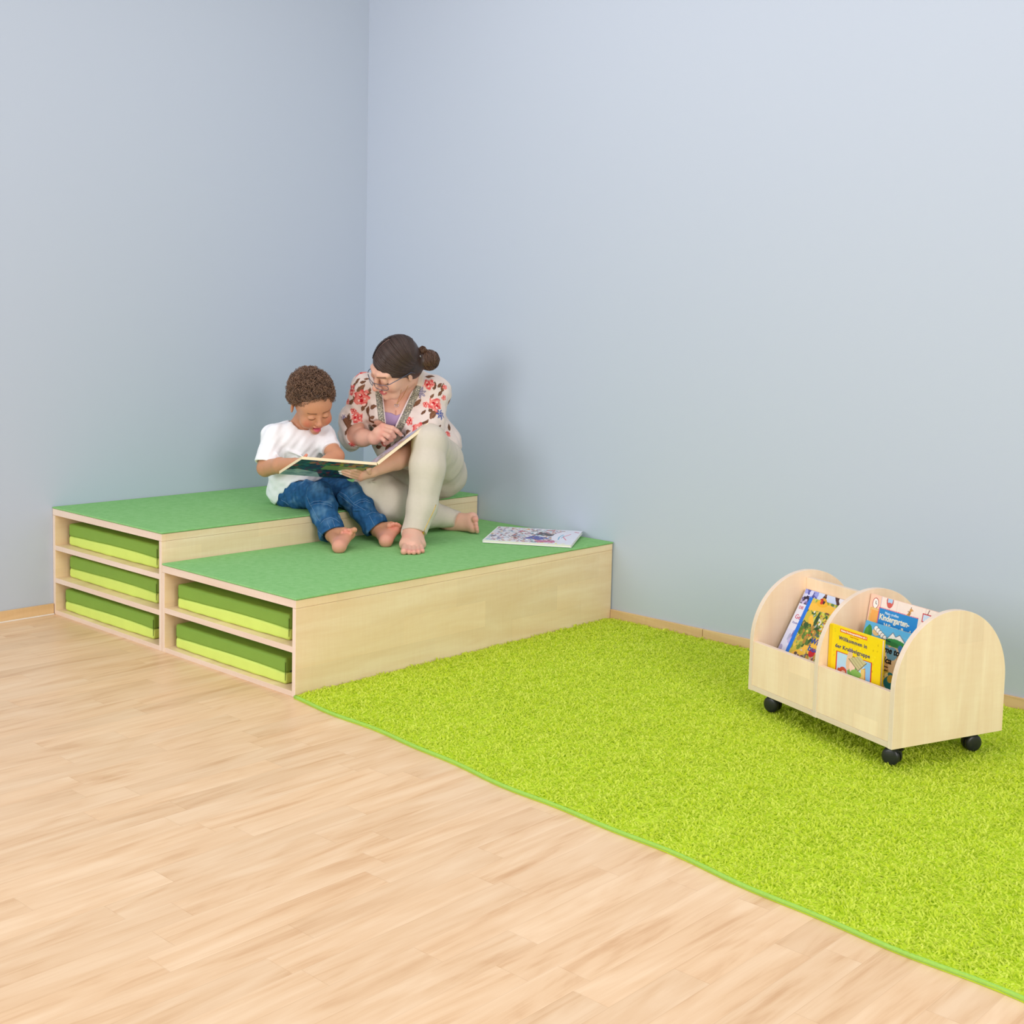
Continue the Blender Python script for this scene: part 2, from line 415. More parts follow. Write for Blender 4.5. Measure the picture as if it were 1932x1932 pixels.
def strands(paths, rad, sides=3):           # many thin tubes in one mesh; paths (n, m, 3)
    P = np.asarray(paths); n, m, _ = P.shape
    T = np.gradient(P, axis=1); T /= np.linalg.norm(T, axis=2, keepdims=True)+1e-9
    ref = np.array([.31, .47, .83]); A = np.cross(T, ref); A /= np.linalg.norm(A, axis=2, keepdims=True)+1e-9; B = np.cross(T, A)
    rad = np.broadcast_to(np.asarray(rad)[..., None], (n, m)) if np.ndim(rad) < 2 else rad
    R = [P+rad[..., None]*(A*math.cos(2*PI*j/sides)+B*math.sin(2*PI*j/sides)) for j in range(sides)]
    V = np.stack(R, 2).reshape(-1, 3)
    i = np.arange(n)[:, None, None]*m*sides; k = np.arange(m-1)[None, :, None]*sides; j = np.arange(sides)[None, None, :]; j2 = (j+1) % sides
    F = np.stack([i+k+j, i+k+j2, i+k+sides+j2, i+k+sides+j], -1).reshape(-1, 4)
    return V, F

# ================================================================ cushions in the bays
CW, CD, CH = .608, .70, .083
def cushion_half(upper):
    S = SDF((-CW/2-.02, -CD/2-.02, -.012), (CW/2+.02, CD/2+.02, .11), .004)
    X, Y, Z = S.full(); r = .009; hz = CH/2
    bul = .006*np.cos(np.clip(X/CW*PI, -1.5, 1.5))*np.ones_like(Y)
    sag = .010*np.cos(np.clip(X/CW*PI, -1.5, 1.5))*np.cos(np.clip(Y/CD*PI, -1.5, 1.5))
    qx = np.abs(X)-CW/2+r; qy = np.abs(Y)-CD/2-bul*.5+r; qz = np.abs(Z-hz)-hz+r-np.where(Z > hz, sag, 0)
    v = np.sqrt(np.maximum(qx, 0)**2+np.maximum(qy, 0)**2+np.maximum(qz, 0)**2)+np.minimum(np.maximum(qx, np.maximum(qy, qz)), 0)-r
    zs = .0405+.0022*np.sin(X*9+1.0)-.002*smooth01(np.abs(X), CW/2-.09, CW/2)+.0012*np.sin(Y*23)
    seam = np.abs(Z-zs); v = v+.0022*np.exp(-(seam/.0035)**2)
    v = v+.0007*np.sin(X*55+Z*60)*np.sin(X*17+2)
    v = np.maximum(v, (zs-Z) if upper else (Z-zs+.0004))
    S.d = v.astype(np.float32); return S.mesh()
ME_UP = fastmesh('cushion_cover', *cushion_half(True)); ME_LO = fastmesh('cushion_base', *cushion_half(False))
for m_, k_ in ((ME_UP, 'cush_dark'), (ME_LO, 'cush_light')): m_.materials.append(M[k_]); m_.shade_smooth()
cush0 = empty('seat_cushion')
up_ = bpy.data.objects.new('dark_green_cover', ME_UP); lo_ = bpy.data.objects.new('lime_base', ME_LO)
for o in (up_, lo_): COL.objects.link(o); o.parent = cush0
se_, se2_ = [MB().tube([(sx_*(CW/2-.0025), -(CD/2-.0025), z) for z in np.linspace(.012, CH-.014, 6)], .0009, 5).build('corner_seam', M['thread'], cush0) for sx_ in (1, -1)]
zb_ = MB().box((CW/2-.0015, -CD/2+.02, .0365), (CW/2+.0008, CD/2-.05, .0395)).build('zip', M['zip'], cush0)
def cushion(x, y, z, rz, label):
    if 'label' not in cush0: r = cush0
    else:
        r = cush0.copy(); COL.objects.link(r)
        for ch in (up_, lo_, se_, se2_, zb_):
            c = ch.copy(); COL.objects.link(c); c.parent = r
    r.location = (x, y, z); r.rotation_euler = (0, 0, rz)
    tag(r, label, 'cushion', 'two-tone seat cushions stored in the podium'); return r
cy = CD/2-1.500
cushion(.350, cy, .2665, .002, 'two-tone green seat cushion in the topmost bay of the taller podium unit')
cushion(.346, cy+.003, .1415, -.004, 'two-tone green seat cushion in the middle bay of the taller podium unit')
cushion(.345, cy-.014, .0172, .006, 'two-tone green seat cushion in the bottom bay of the taller podium unit')
cushion(1.100, cy-.008, .155, .010, 'two-tone green seat cushion in the upper bay of the lower podium unit')
cushion(1.097, cy-.014, .0172, .002, 'two-tone green seat cushion in the lower bay of the lower podium unit')

# ================================================================ shaggy rug
RC = np.array([[1.492, -1.548], [3.10, -1.681], [4.75, -1.82], [4.75, -.016], [1.492, -.016]])
rug = empty('shag_rug', (3.1, -.85, 0)); tag(rug, 'lime green shaggy rug on the floor beside the podium, under the book trolley', 'rug')
def rug_edge_y(x): return -1.548-(x-1.492)*.0827+.006*np.sin(x*7.0)+.004*np.sin(x*17+1)
xs = np.linspace(1.492, 4.75, 60)
out = [(x-3.1, rug_edge_y(x)+.85, .0) for x in xs]+[(4.75-3.1, -.016+.85, 0), (1.492-3.1, -.016+.85, 0)]
MB().poly([(a, b, .0005) for a, b, _ in out], (0, 0, .0075)).build('rug_backing', plain('rug_backing', lin(190, 216, 58), .9, .05), rug)
MB().tube([(x-3.1, rug_edge_y(x)+.85+.004, .0055) for x in np.linspace(1.492, 4.75, 160)], .0050, 8).build('rug_binding', plain('rug_binding', lin(158, 204, 92), .85, .05, 0, .12, 200), rug, True)
def pile():
    g = np.random.default_rng(3); step = .0046; P = []
    gx, gy = np.meshgrid(np.arange(1.497, 4.70, step), np.arange(-1.9, -.019, step), indexing='ij')
    gx = gx.ravel()+g.uniform(-.5, .5, gx.size)*step; gy = gy.ravel()+g.uniform(-.5, .5, gy.size)*step
    px, py, w = proj(np.stack([gx, gy, np.zeros_like(gx)], 1))
    ok = (gy > rug_edge_y(gx)+.006) & (gx > 1.494) & (px < 2450) & (py < 2350)
    gx, gy = gx[ok], gy[ok]; n = len(gx)
    P0 = np.stack([gx, gy, np.full(n, .006)], 1)
    cl = np.stack([gx, gy, np.zeros(n)], 1)
    ang = hnoise(cl, 120, 11)*2.5+hnoise(cl, 300, 12)*2.0+g.uniform(-1.6, 1.6, n)
    lean = np.clip(.85+.30*hnoise(cl, 150, 13)+g.uniform(-.35, .35, n), .1, 1.35)
    ln = g.uniform(.0095, .0145, n)*(1+.12*hnoise(cl, 40, 14))
    edge = smooth01(gy-rug_edge_y(gx), .0, .02); ln = ln*(.55+.45*edge)
    dr = np.stack([np.cos(ang)*np.sin(lean), np.sin(ang)*np.sin(lean), np.cos(lean)], 1)
    dr2 = np.stack([np.cos(ang+1.1)*np.sin(lean*1.7), np.sin(ang+1.1)*np.sin(lean*1.7), np.cos(lean*1.5)], 1)
    P1 = P0+dr*ln[:, None]*.55; P2 = P1+dr2*ln[:, None]*.5
    P2[:, 2] = np.maximum(P2[:, 2], .009)
    P2[:, 1] = np.minimum(P2[:, 1], -.0155); P1[:, 1] = np.minimum(P1[:, 1], -.0155); P2[:, 0] = np.maximum(P2[:, 0], 1.489); P1[:, 0] = np.maximum(P1[:, 0], 1.489)
    th = g.uniform(0, PI, n); side = np.stack([np.cos(th), np.sin(th), g.uniform(-.3, .3, n)], 1)*.0018
    V = np.stack([P0-side, P0+side, P1-side*1.15, P1+side*1.15, P2-side*.9, P2+side*.9], 1).reshape(-1, 3)-np.array([3.1, -.85, 0])
    b = np.arange(n)[:, None]*6
    F = np.concatenate([b+np.array([[0, 1, 3, 2]]), b+np.array([[2, 3, 5, 4]])])
    tone = g.uniform(0, 1, n)[:, None]; c = lin(216, 234, 60)*(1-tone)+lin(238, 247, 118)*tone
    return fastmesh('rug_pile', V, F, np.repeat(c, 6, 0))
t = NT('rug_yarn'); a_ = t.add('ShaderNodeAttribute', attribute_name='Col'); t.color(a_.outputs['Color']); t.rough(.85, .1)
tl = t.add('ShaderNodeBsdfTranslucent'); t.l(a_.outputs['Color'], tl.inputs[0]); mx = t.add('ShaderNodeMixShader'); mx.inputs[0].default_value = .45
t.l(t.b.outputs[0], mx.inputs[1]); t.l(tl.outputs[0], mx.inputs[2]); t.l(mx.outputs[0], t.n['Material Output'].inputs[0])
pl = link('rug_pile', pile(), t.m, rug); tag(pl, kind='stuff')
# ================================================================ book trolley on castors
TO = np.array([2.52354572, -0.6500392, .075]); TA = math.radians(70.25)
TV = np.array([math.cos(TA), math.sin(TA), 0]); TU = np.array([TV[1], -TV[0], 0])       # depth, length
TM = Matrix(((TU[0], TV[0], 0, TO[0]), (TU[1], TV[1], 0, TO[1]), (0, 0, 1, TO[2]), (0, 0, 0, 1)))
tro = empty('book_trolley', mat=TM); tag(tro, 'maple book trolley with three arched panels on black castors, on the green rug', 'book trolley')
TL_, TD = .600, .400
def arch(u0, u1):
    pts = [(u0, 0, 0), (u0, 0, .150)]
    for i in range(1, 40):
        a = PI-PI*i/40; pts.append((u0, .2+.2*math.cos(a), .150+.2005*math.sin(a)))
    pts += [(u0, TD, .150), (u0, TD, 0)]
    o = MB().poly(pts, (u1-u0, 0, 0)).build('arched_panel', [M['maple_z'], M['edge_z']], tro)
    bm = bmesh.new(); bm.from_mesh(o.data)
    bmesh.ops.bevel(bm, geom=[e for e in bm.edges if abs((e.verts[0].co-e.verts[1].co).x) < 1e-5], offset=.0007, segments=1, affect='EDGES')
    bm.to_mesh(o.data); bm.free()
    for p in o.data.polygons:
        if abs(p.normal.x) < .9: p.material_index = 1
    return o
arch(0, .016); arch(.289, .305); arch(TL_-.016, TL_)
MB().box((.016, .001, .0005), (TL_-.016, TD-.001, .016), .0006).build('base_board', [M['edge']], tro)
for u0, u1 in ((.016, .289), (.305, TL_-.016)):
    for v0 in (.0012, TD-.0172):
        o = MB().box((u0+.0003, v0, .0163), (u1-.0003, v0+.016, .149), .0007).build('front_panel', [M['maple_z'], M['edge']], tro)
        for p in o.data.polygons:
            if p.normal.z > .5: p.material_index = 1
    o = MB().box((u0+.0003, .192, .0163), (u1-.0003, .208, .329), .0007).build('divider_panel', [M['maple_z'], M['edge']], tro)
    for p in o.data.polygons:
        if p.normal.z > .5: p.material_index = 1
def castor(u, v, rz):
    e = empty('castor'); e.parent = tro; e.location = (u, v, 0); e.rotation_euler = (0, 0, rz)
    MB().lathe([(.012, 0.0), (.012, -.004), (.007, -.006), (.007, -.022)], Matrix.Identity(4), 16).build('castor_stem', M['black'], e, True)
    hub = MB()
    for sx_ in (-1, 1):                         # twin wheels under a curved hood
        mt = Matrix.Translation((0, 0, -.040)) @ Matrix.Rotation(sx_*PI/2, 4, 'Y')
        hub.lathe([(.0225, .003), (.0240, .0055), (.0240, .013), (.0215, .0165), (.015, .0185), (.001, .0192)], mt, 28)
    hub.build('castor_wheels', M['black'], e, True)
    hd = MB(); pts = []
    for i in range(15):
        a = math.radians(-18+i*216/14); pts.append((-.0026, .0255*math.cos(a), -.040+.0255*math.sin(a)))
    hd.poly(pts, (.0052, 0, 0))
    hd.box((-.014, -.027, -.024), (.014, -.012, -.019), .001)
    hd.build('castor_hood', M['black_hub'], e)
for u, v, rz in ((.5430, .058, 2.02), (.545, .345, -.27), (.045, .060, 1.95), (.05, .34, .6)): castor(u, v, rz)

# ================================================================ books: a hand-painted raster laid out per cover as vertex colour
class Art:
    def __init__(s, w, h, bg, px=.0014, vis=1.0):
        s.w, s.h = w, h; s.nx, s.ny = max(int(w/px), 8), max(int(h/px), 8)
        s.x, s.y = np.meshgrid(np.linspace(0, 1, s.nx), np.linspace(0, 1, s.ny)); s.Y0 = s.y.copy(); s.y = 1-(1-s.y)/vis; s.asp = h*vis/w
        s.c = np.zeros((s.ny, s.nx, 3)); s.c[:] = bg
    def put(s, m, col): s.c[m] = col
    def ell(s, cx, cy, rx, ry, col, rot=0.0):
        dx, dy = s.x-cx, (s.y-cy)*s.asp; c_, s_ = math.cos(rot), math.sin(rot)
        s.put(((dx*c_+dy*s_)/rx)**2+((-dx*s_+dy*c_)/ry)**2 < 1, col); return s
    def rect(s, x0, y0, x1, y1, col): s.put((s.x >= x0) & (s.x <= x1) & (s.y >= y0) & (s.y <= y1), col); return s
    def poly(s, P, col): s.put(polysd(s.x, s.y, P) < 0, col); return s
    def line(s, P, wd, col):
        for (a, b), (c_, d) in zip(P, P[1:]):
            ex, ey = c_-a, (d-b)*s.asp; t_ = np.clip(((s.x-a)*ex+(s.y-b)*s.asp*ey)/(ex*ex+ey*ey+1e-9), 0, 1)
            s.put((s.x-a-ex*t_)**2+((s.y-b)*s.asp-ey*t_)**2 < wd*wd, col)
        return s
    def crowd(s, n, box, cols, rmin, rmax, seed):
        g = np.random.default_rng(seed)
        for i in range(n):
            s.ell(g.uniform(box[0], box[2]), g.uniform(box[1], box[3]), g.uniform(rmin, rmax), g.uniform(rmin, rmax), cols[g.integers(len(cols))]*g.uniform(.8, 1.1), g.uniform(0, 3))
        return s
    def mesh(s, name, mat, parent, z=.0004):    # lies in local xy: x 0..w, y 0..h, facing +z
        V = np.stack([s.x*s.w, s.Y0*s.h, np.full_like(s.x, z)], -1).reshape(-1, 3)
        i = np.arange((s.ny-1)*s.nx).reshape(s.ny-1, s.nx)[:, :-1].ravel()
        F = np.stack([i, i+1, i+s.nx+1, i+s.nx], 1)
        return link(name, fastmesh(name, V, F, np.clip(s.c, 0, 1).reshape(-1, 3)), mat, parent)
def book(label, w, h, th, mat, art, spine_col, lettering=(), group='picture books in the trolley', hard=True, back=None):
    """closed book standing: local x = width, y = height, +z = front cover"""
    r = empty('picture_book', mat=mat); tag(r, label, 'book', group)
    tc_ = .0022 if hard else .0007; ov = .003 if hard else 0
    cov = MB().box((0, 0, th-tc_), (w, h, th), .0004).box((0, 0, 0), (w, h, tc_), .0004).box((-.0015, 0, 0), (.0015, h, th), .0004)
    cov.build('cover', plain('cover_board', spine_col, .4, .4, 0, .02), r)
    MB().box((.001, ov, tc_), (w-ov, h-ov, th-tc_)).build('page_block', M['paper'], r)
    a = art.mesh('cover_picture', M['print'], r, th+.0003)
    for body, size, x, y, col, rot, kw in lettering:
        kw = dict(kw); fit = kw.pop('fit', None); me = text_mesh(body, size, **kw)
        if fit:
            xs_ = [v.co.x for v in me.vertices]; k_ = fit/(max(xs_)-min(xs_))
            for v in me.vertices: v.co.x *= k_
        o = link('lettering', me, plain('ink', col, .5, .3, 0, .0), r)
        o.location = (x, y, th+.0006); o.rotation_euler = (0, 0, rot)
    return r
def standing(u, v_top, z_top, h, lean):         # bottom edge on the trolley base, back leaning towards the divider
    up = nrm(TV*math.sin(lean)+np.array([0, 0, 1])*math.cos(lean)); fr = np.cross(TU, up)
    o = TO+TU*u+TV*(v_top-h*math.sin(lean))+np.array([0, 0, z_top-h*math.cos(lean)])
    return o, up, fr
def bmat(o, x, y, z): return Matrix(((x[0], y[0], z[0], o[0]), (x[1], y[1], z[1], o[1]), (x[2], y[2], z[2], o[2]), (0, 0, 0, 1)))
def stand_mat(u, v_top, lean, h, th):
    z_top = .0165+h*math.cos(lean)+.0002; o, up, fr = standing(u, v_top, z_top, h, lean)
    return bmat(o-fr*th, TU, up, fr)
K = lambda *c: lin(*c)
BLUE, INK, WHITE, RED = K(24, 92, 190), K(34, 40, 92), K(248, 246, 240), K(204, 44, 40)
# 1 photo collage cover, leaning back in the far compartment
w, h = .225, .322
A = Art(w, h, K(226, 228, 244), .0012, .62); g = np.random.default_rng(5)
A.rect(0, -1, 1, .34, K(216, 220, 244)); A.crowd(14, (0, 0, .4, .25), [K(186, 182, 222), K(232, 230, 248), K(196, 202, 236)], .02, .06, 5)
A.rect(0, .76, 1, 1, K(205, 214, 238)); A.rect(0, .76, .2, .9, K(54, 46, 72)); A.crowd(26, (0, .77, .2, .9), [K(120, 112, 170), K(40, 34, 60), K(190, 180, 220)], .01, .03, 6)
A.rect(0, .9, .26, 1, K(112, 118, 198)); A.crowd(26, (0, .9, .26, 1), [K(150, 158, 226), K(80, 84, 160), K(206, 210, 244)], .015, .045, 7)
A.ell(.40, .93, .035, .05, K(70, 46, 40)); A.ell(.40, .985, .022, .024, K(120, 84, 66)); A.ell(.40, .885, .07, .045, K(226, 160, 40)); A.ell(.37, .90, .03, .02, K(206, 40, 36))
A.line([(.62, 1), (.69, .92), (.74, .89)], .03, K(74, 42, 40)); A.poly([(.66, .88), (.98, .80), (.98, 1), (.66, 1)], K(236, 230, 236)); A.line([(.60, 1), (.68, .9), (.72, .88)], .024, K(78, 44, 40))
A.rect(.85, .80, 1, .96, K(40, 32, 34)); A.ell(.92, .88, .04, .03, K(110, 90, 80))
A.ell(.26, .43, .035, .05, K(70, 60, 100)); A.ell(.2, .30, .08, .07, K(150, 150, 204)); A.ell(.16, .27, .04, .035, K(110, 112, 180))
th = .010
book('soft white picture book with photo collage, behind the blue-spined one at the trolley\'s far end', w, h, th, stand_mat(.031, .181, .515, h, th), A, K(214, 216, 232),
     [('DIE', .013, .006, h*.80, K(206, 70, 96), 0, {}), ('Ge', .020, .008, h*.70, K(206, 70, 96), 0, {}), ('Kinder', .009, .008, h*.65, K(150, 150, 200), 0, {})], hard=False)
# 2 search-and-find book with a blue spine strip
w, h = .212, .300
A = Art(w, h, K(206, 186, 66), .0012, .62); gr = [K(118, 146, 52), K(86, 122, 48), K(150, 170, 70), K(60, 98, 48)]
A.crowd(340, (0, .0, 1, 1), gr+[K(226, 190, 76), K(196, 202, 110)], .012, .045, 21)
A.crowd(150, (.2, .55, 1, .95), [K(216, 200, 140), K(190, 96, 70), K(240, 232, 210), K(160, 180, 190), K(120, 84, 60), K(226, 214, 60)], .008, .026, 22)
A.line([(.1, .86), (.45, .90), (.75, .84), (1, .88)], .055, K(244, 190, 70)); A.ell(.28, .95, .11, .05, K(240, 178, 40)); A.ell(.26, .97, .03, .03, K(206, 44, 40)); A.ell(.30, .985, .022, .035, K(64, 40, 36))
A.ell(.7, .94, .10, .07, K(122, 160, 60)); A.crowd(26, (.62, .88, .8, .99), gr, .014, .034, 25)
A.line([(.19, .68), (.27, .55), (.34, .42), (.36, .26), (.30, .14), (.16, .04)], .042, K(246, 190, 70)); A.poly([(.36, .44), (.62, .36), (.95, .30), (.95, .14), (.40, .12)], K(247, 192, 66))
A.crowd(60, (.1, .28, .42, .56), gr[:2]+[K(48, 84, 44), K(180, 140, 60)], .02, .055, 23); A.crowd(9, (.22, .34, .36, .50), [K(226, 110, 50), K(240, 200, 90)], .012, .022, 24)
A.ell(.31, .67, .035, .09, K(52, 88, 50)); A.ell(.31, .73, .022, .08, K(40, 76, 46))
A.crowd(60, (.15, .0, 1, .12), [K(200, 160, 70), K(150, 168, 110), K(214, 206, 200), K(120, 80, 100), K(230, 190, 90)], .012, .04, 26)
A.ell(.49, .155, .062, .062, K(200, 24, 36))
for q in range(4): A.line([(.42+q*.05, .08), (.43+q*.05, .0)], .008, K(226, 170, 60))
A.ell(.28, .10, .08, .03, K(240, 196, 60)); A.ell(.20, .07, .03, .024, K(90, 70, 60))
A.rect(0, 0, .068, 1, K(16, 116, 226))
th = .010
book('yellow-green search-and-find picture book with blue spine and red dot, in the trolley\'s far compartment', w, h, th, stand_mat(.068, .1655, .50, h, th), A, K(20, 110, 220),
     [('Das große', .012, .086, h*.645, K(80, 90, 140), 0, {}), ('Der bunte', .007, .088, h*.70, K(214, 96, 40), 0, {}), ('Wimmel-', .024, .080, h*.565, K(40, 80, 170), 0, dict(bold=.0005, fit=.098)), ('buch', .024, .082, h*.490, K(40, 80, 170), 0, dict(bold=.0005, fit=.058))])
# 3 yellow baby-group book, front of the near compartment
w, h = .204, .2485
YEL = K(252, 218, 10); A = Art(w, h, YEL, .0011, .60)
A.crowd(70, (.05, .03, .95, .97), [K(246, 206, 8), K(255, 224, 30)], .008, .02, 31); A.rect(0, 0, .055, 1, K(240, 200, 0))
A.rect(.205, .905, .725, .975, K(240, 122, 50))
A.rect(.15, .0, .84, .545, K(214, 50, 36)); A.rect(.17, .0, .82, .525, K(186, 220, 246)); A.poly([(.70, 0), (.82, 0), (.82, .525), (.70, .52)], K(140, 196, 242))
A.poly([(.55, 0), (.66, .36), (.72, .40), (.74, .0)], K(216, 140, 60)); A.poly([(.64, 0), (.64, .36), (.71, .37), (.71, 0)], K(240, 206, 120))
A.ell(.47, .30, .095, .17, K(120, 178, 84)); A.ell(.41, .46, .05, .16, K(236, 196, 160), -.2); A.ell(.47, .34, .055, .085, K(250, 214, 190)); A.ell(.55, .24, .1, .05, K(140, 190, 90))
A.poly([(.40, .47), (.60, .585), (.735, .49), (.585, .30)], K(206, 194, 148)); A.line([(.40, .47), (.585, .30), (.735, .49)], .006, K(130, 112, 84)); A.line([(.45, .50), (.62, .34)], .003, K(150, 132, 96)); A.line([(.50, .53), (.66, .38)], .003, K(150, 132, 96)); A.line([(.55, .555), (.70, .43)], .003, K(150, 132, 96))
A.ell(.30, .20, .075, .06, K(206, 84, 56)); A.ell(.31, .15, .05, .05, K(248, 206, 180)); A.ell(.22, .20, .03, .03, K(206, 84, 56))
A.ell(.60, .60, .012, .012, K(70, 72, 120)); A.ell(.60, .60, .006, .006, YEL)
th = .011
kw = dict(space=1.12, bold=.00025)
book('yellow picture book at the front of the trolley, blue lettering across its cover', w, h, th, stand_mat(.3085, .0335, .012, h, th), A, YEL,
     [('Willkommen in', .0150, w*.19, h*.858, K(66, 70, 118), 0, dict(fit=w*.54, **kw)), ('der Krabbelgruppe', .0150, w*.125, h*.762, K(66, 70, 118), 0, dict(fit=w*.665, **kw)),
      ('Kleine Vorlesegeschichten ab 1', .0060, w*.225, h*.957, WHITE, 0, dict(fit=w*.48, bold=.0002)), ('Brigitte Weninger', .0046, w*.40, h*.922, K(220, 150, 20), 0, dict(fit=w*.17))])
# 4 blue farm/America book leaning behind it
w, h = .215, .268
A = Art(w, h, K(226, 190, 150), .0012, .62)
A.crowd(26, (0, .0, 1, .7), [K(120, 178, 214), K(150, 200, 226), K(236, 206, 170), K(214, 170, 120)], .05, .13, 41); A.crowd(50, (0, 0, 1, .34), [K(70, 150, 60), K(30, 130, 150), K(226, 200, 90), K(190, 120, 60), K(240, 226, 170)], .02, .07, 42)
A.rect(0, .80, 1, 1, K(88, 176, 222)); A.ell(.5, .82, .8, .07, K(96, 182, 226))
A.ell(.10, .82, .05, .10, K(60, 140, 60), .3); A.ell(.05, .80, .035, .08, K(84, 160, 60)); A.ell(.22, .86, .07, .05, K(236, 200, 140))
for q in range(7): A.ell(.20+.045*q, .915-.028*q, .038, .036, K(70, 70, 70)); A.ell(.20+.045*q, .915-.028*q, .032, .030, WHITE)
A.poly([(.42, .80), (.50, .93), (.56, .87), (.62, .92), (.74, .82)], WHITE); A.line([(.42, .80), (.50, .93), (.56, .87), (.62, .92), (.74, .82)], .006, K(110, 130, 150)); A.ell(.58, .77, .18, .05, K(50, 150, 80)); A.ell(.5, .75, .14, .03, K(40, 130, 70))
A.line([(.68, .72), (.76, .60), (.88, .52), (1, .5)], .035, K(60, 130, 200)); A.ell(.90, .80, .10, .06, K(222, 160, 50), -.5); A.ell(.93, .84, .05, .05, K(190, 120, 60)); A.ell(.88, .76, .04, .03, K(160, 40, 40))
A.ell(.72, .14, .16, .10, K(24, 128, 150)); A.ell(.66, .20, .05, .05, K(220, 190, 80)); A.ell(.8, .07, .08, .05, K(214, 120, 40)); A.rect(.92, 0, 1, .06, K(170, 40, 60))
th = .009
book('light blue picture book about America, leaning behind the yellow book in the trolley', w, h, th, stand_mat(.339, .138, .30, h, th), A, K(84, 170, 218),
     [('Welcome to', .023, .027, h*.745, K(20, 18, 18), 0, dict(bold=.0006, fit=.124)), ('America', .023, .038, h*.645, K(20, 18, 18), 0, dict(bold=.0006, fit=.094)), ('Eine Reise', .008, .074, h*.855, K(40, 60, 80), 0, {}),
      ('Das Buch für Kinder', .0062, .072, h*.60, K(40, 40, 40), 0, {}), ('mit Bildern in Englisch', .0062, .070, h*.565, K(40, 40, 40), 0, {}), ('und Deutsch', .0062, .072, h*.53, K(40, 40, 40), 0, {})])
# 5 tall pink kindergarten book against the divider
w, h = .262, .326
A = Art(w, h, K(250, 226, 208), .0011, .56); A.rect(0, -1, .165, 1, K(250, 206, 182)); A.rect(.165, -1, 1, 1, K(248, 232, 220))
A.line([(.165, 0), (.165, 1)], .003, K(150, 140, 190)); A.line([(.40, .83), (.40, 1)], .003, K(226, 206, 196)); A.line([(.80, .8), (.80, 1)], .003, K(226, 206, 196))
A.ell(.085, .875, .046, .060, K(176, 74, 84)); A.ell(.085, .875, .038, .051, WHITE); A.line([(.085, .875), (.085, .91)], .004, K(60, 60, 60)); A.line([(.085, .875), (.105, .865)], .004, K(60, 60, 60))
A.poly([(.03, .45), (.16, .45), (.17, .77), (.04, .77)], K(244, 178, 92)); A.line([(.02, .45), (.03, .79), (.185, .79), (.175, .45)], .009, K(226, 196, 120))
A.ell(.29, .965, .050, .075, K(206, 92, 84)); A.ell(.29, .98, .036, .055, K(176, 214, 244)); A.ell(.29, .91, .040, .022, K(214, 96, 86))
A.rect(.155, .30, .715, .83, K(30, 140, 210))
for q in range(38): A.ell(.155+.015*q, .834, .006, .006, K(226, 70, 120))
for q in range(34): A.ell(.152, .30+.0158*q, .006, .006, K(226, 70, 120))
A.poly([(.545, .83), (.57, .88), (.585, .945), (.61, .945), (.635, .915), (.605, .905), (.59, .83)], K(214, 160, 90)); A.crowd(14, (.56, .84, .60, .93), [K(150, 96, 50)], .003, .007, 52); A.line([(.595, .94), (.597, .96)], .004, K(120, 80, 40))
A.rect(.76, .80, .88, .93, K(206, 84, 90)); A.rect(.775, .815, .865, .915, K(206, 226, 246)); A.line([(.83, .93), (.845, .99)], .005, K(120, 60, 60))
A.crowd(30, (.2, 0, 1, .34), [K(226, 130, 90), K(120, 170, 200), K(236, 206, 110), K(130, 170, 90)], .02, .05, 53)
th = .012
kw = dict(space=.98, bold=.0006)
book('tall pink picture book with clock and giraffe, leaning on the divider of the trolley', w, h, th, stand_mat(.309, .1795, .165, h, th), A, K(246, 208, 188),
     [('Mein großes', .0105, w*.245, h*.862, K(206, 232, 246), 0, dict(bold=.0002, fit=.052)), ('Kindergarten-', .023, w*.172, h*.808, K(252, 244, 214), 0, dict(fit=.114, **kw)), ('Wimmelbuch', .023, w*.255, h*.738, K(252, 244, 214), 0, dict(fit=.108, **kw))])
# 6 book lying on the lower podium, far corner touching the wall
z = H1+.0075
p_fl, p_fr = onz(911, 1018.5, z+.012), onz(1078, 1028.5, z+.012); p_br = onplane(1095.5, 1002, (0, -.014, 0), np.array([0, 1, 0])); 
ex = nrm(p_fr-p_fl); L1 = np.linalg.norm(p_fr-p_fl); ey = p_br-p_fr; ey = ey-ex*(ey@ex); L2 = np.linalg.norm(ey); ey = nrm(ey); ez = np.cross(ex, ey)
A = Art(L1, L2, K(226, 226, 236), .0014)
cw = [K(200, 120, 96), K(110, 112, 160), K(214, 170, 110), K(150, 196, 206), K(120, 96, 100), K(226, 206, 196), K(190, 90, 110), K(244, 240, 240), K(240, 236, 240)]
A.crowd(620, (.02, .03, .80, .97), cw+[K(226, 214, 220), K(206, 190, 196)], .006, .024, 61); A.poly([(.42, .26), (.60, .20), (.72, .34), (.5, .50)], K(92, 96, 168)); A.poly([(.50, .52), (.70, .50), (.74, .66), (.54, .76)], K(84, 76, 84)); A.crowd(110, (.30, .10, .78, .88), cw, .006, .018, 62)
A.poly([(.56, .06), (.80, .10), (.78, .22), (.60, .2)], K(196, 110, 150)); A.crowd(8, (.6, .02, .92, .08), [K(240, 226, 90)], .008, .014, 64); A.rect(.54, .035, .6, .075, K(60, 140, 140))
A.ell(.80, .52, .085, .24, K(232, 232, 244)); A.rect(.84, .06, .99, .97, K(228, 230, 242)); A.line([(.90, .30), (.84, .50), (.90, .72)], .006, K(220, 96, 120)); A.line([(.81, .3), (.80, .48), (.82, .66)], .007, K(110, 180, 210)); A.line([(.83, .42), (.84, .6)], .005, K(110, 180, 210))
A.line([(.93, .88), (.97, .86)], .012, K(196, 60, 80)); A.rect(0, 0, 1, .02, WHITE); A.rect(0, 0, .012, 1, WHITE); A.ell(.38, .9, .02, .02, K(240, 150, 40))
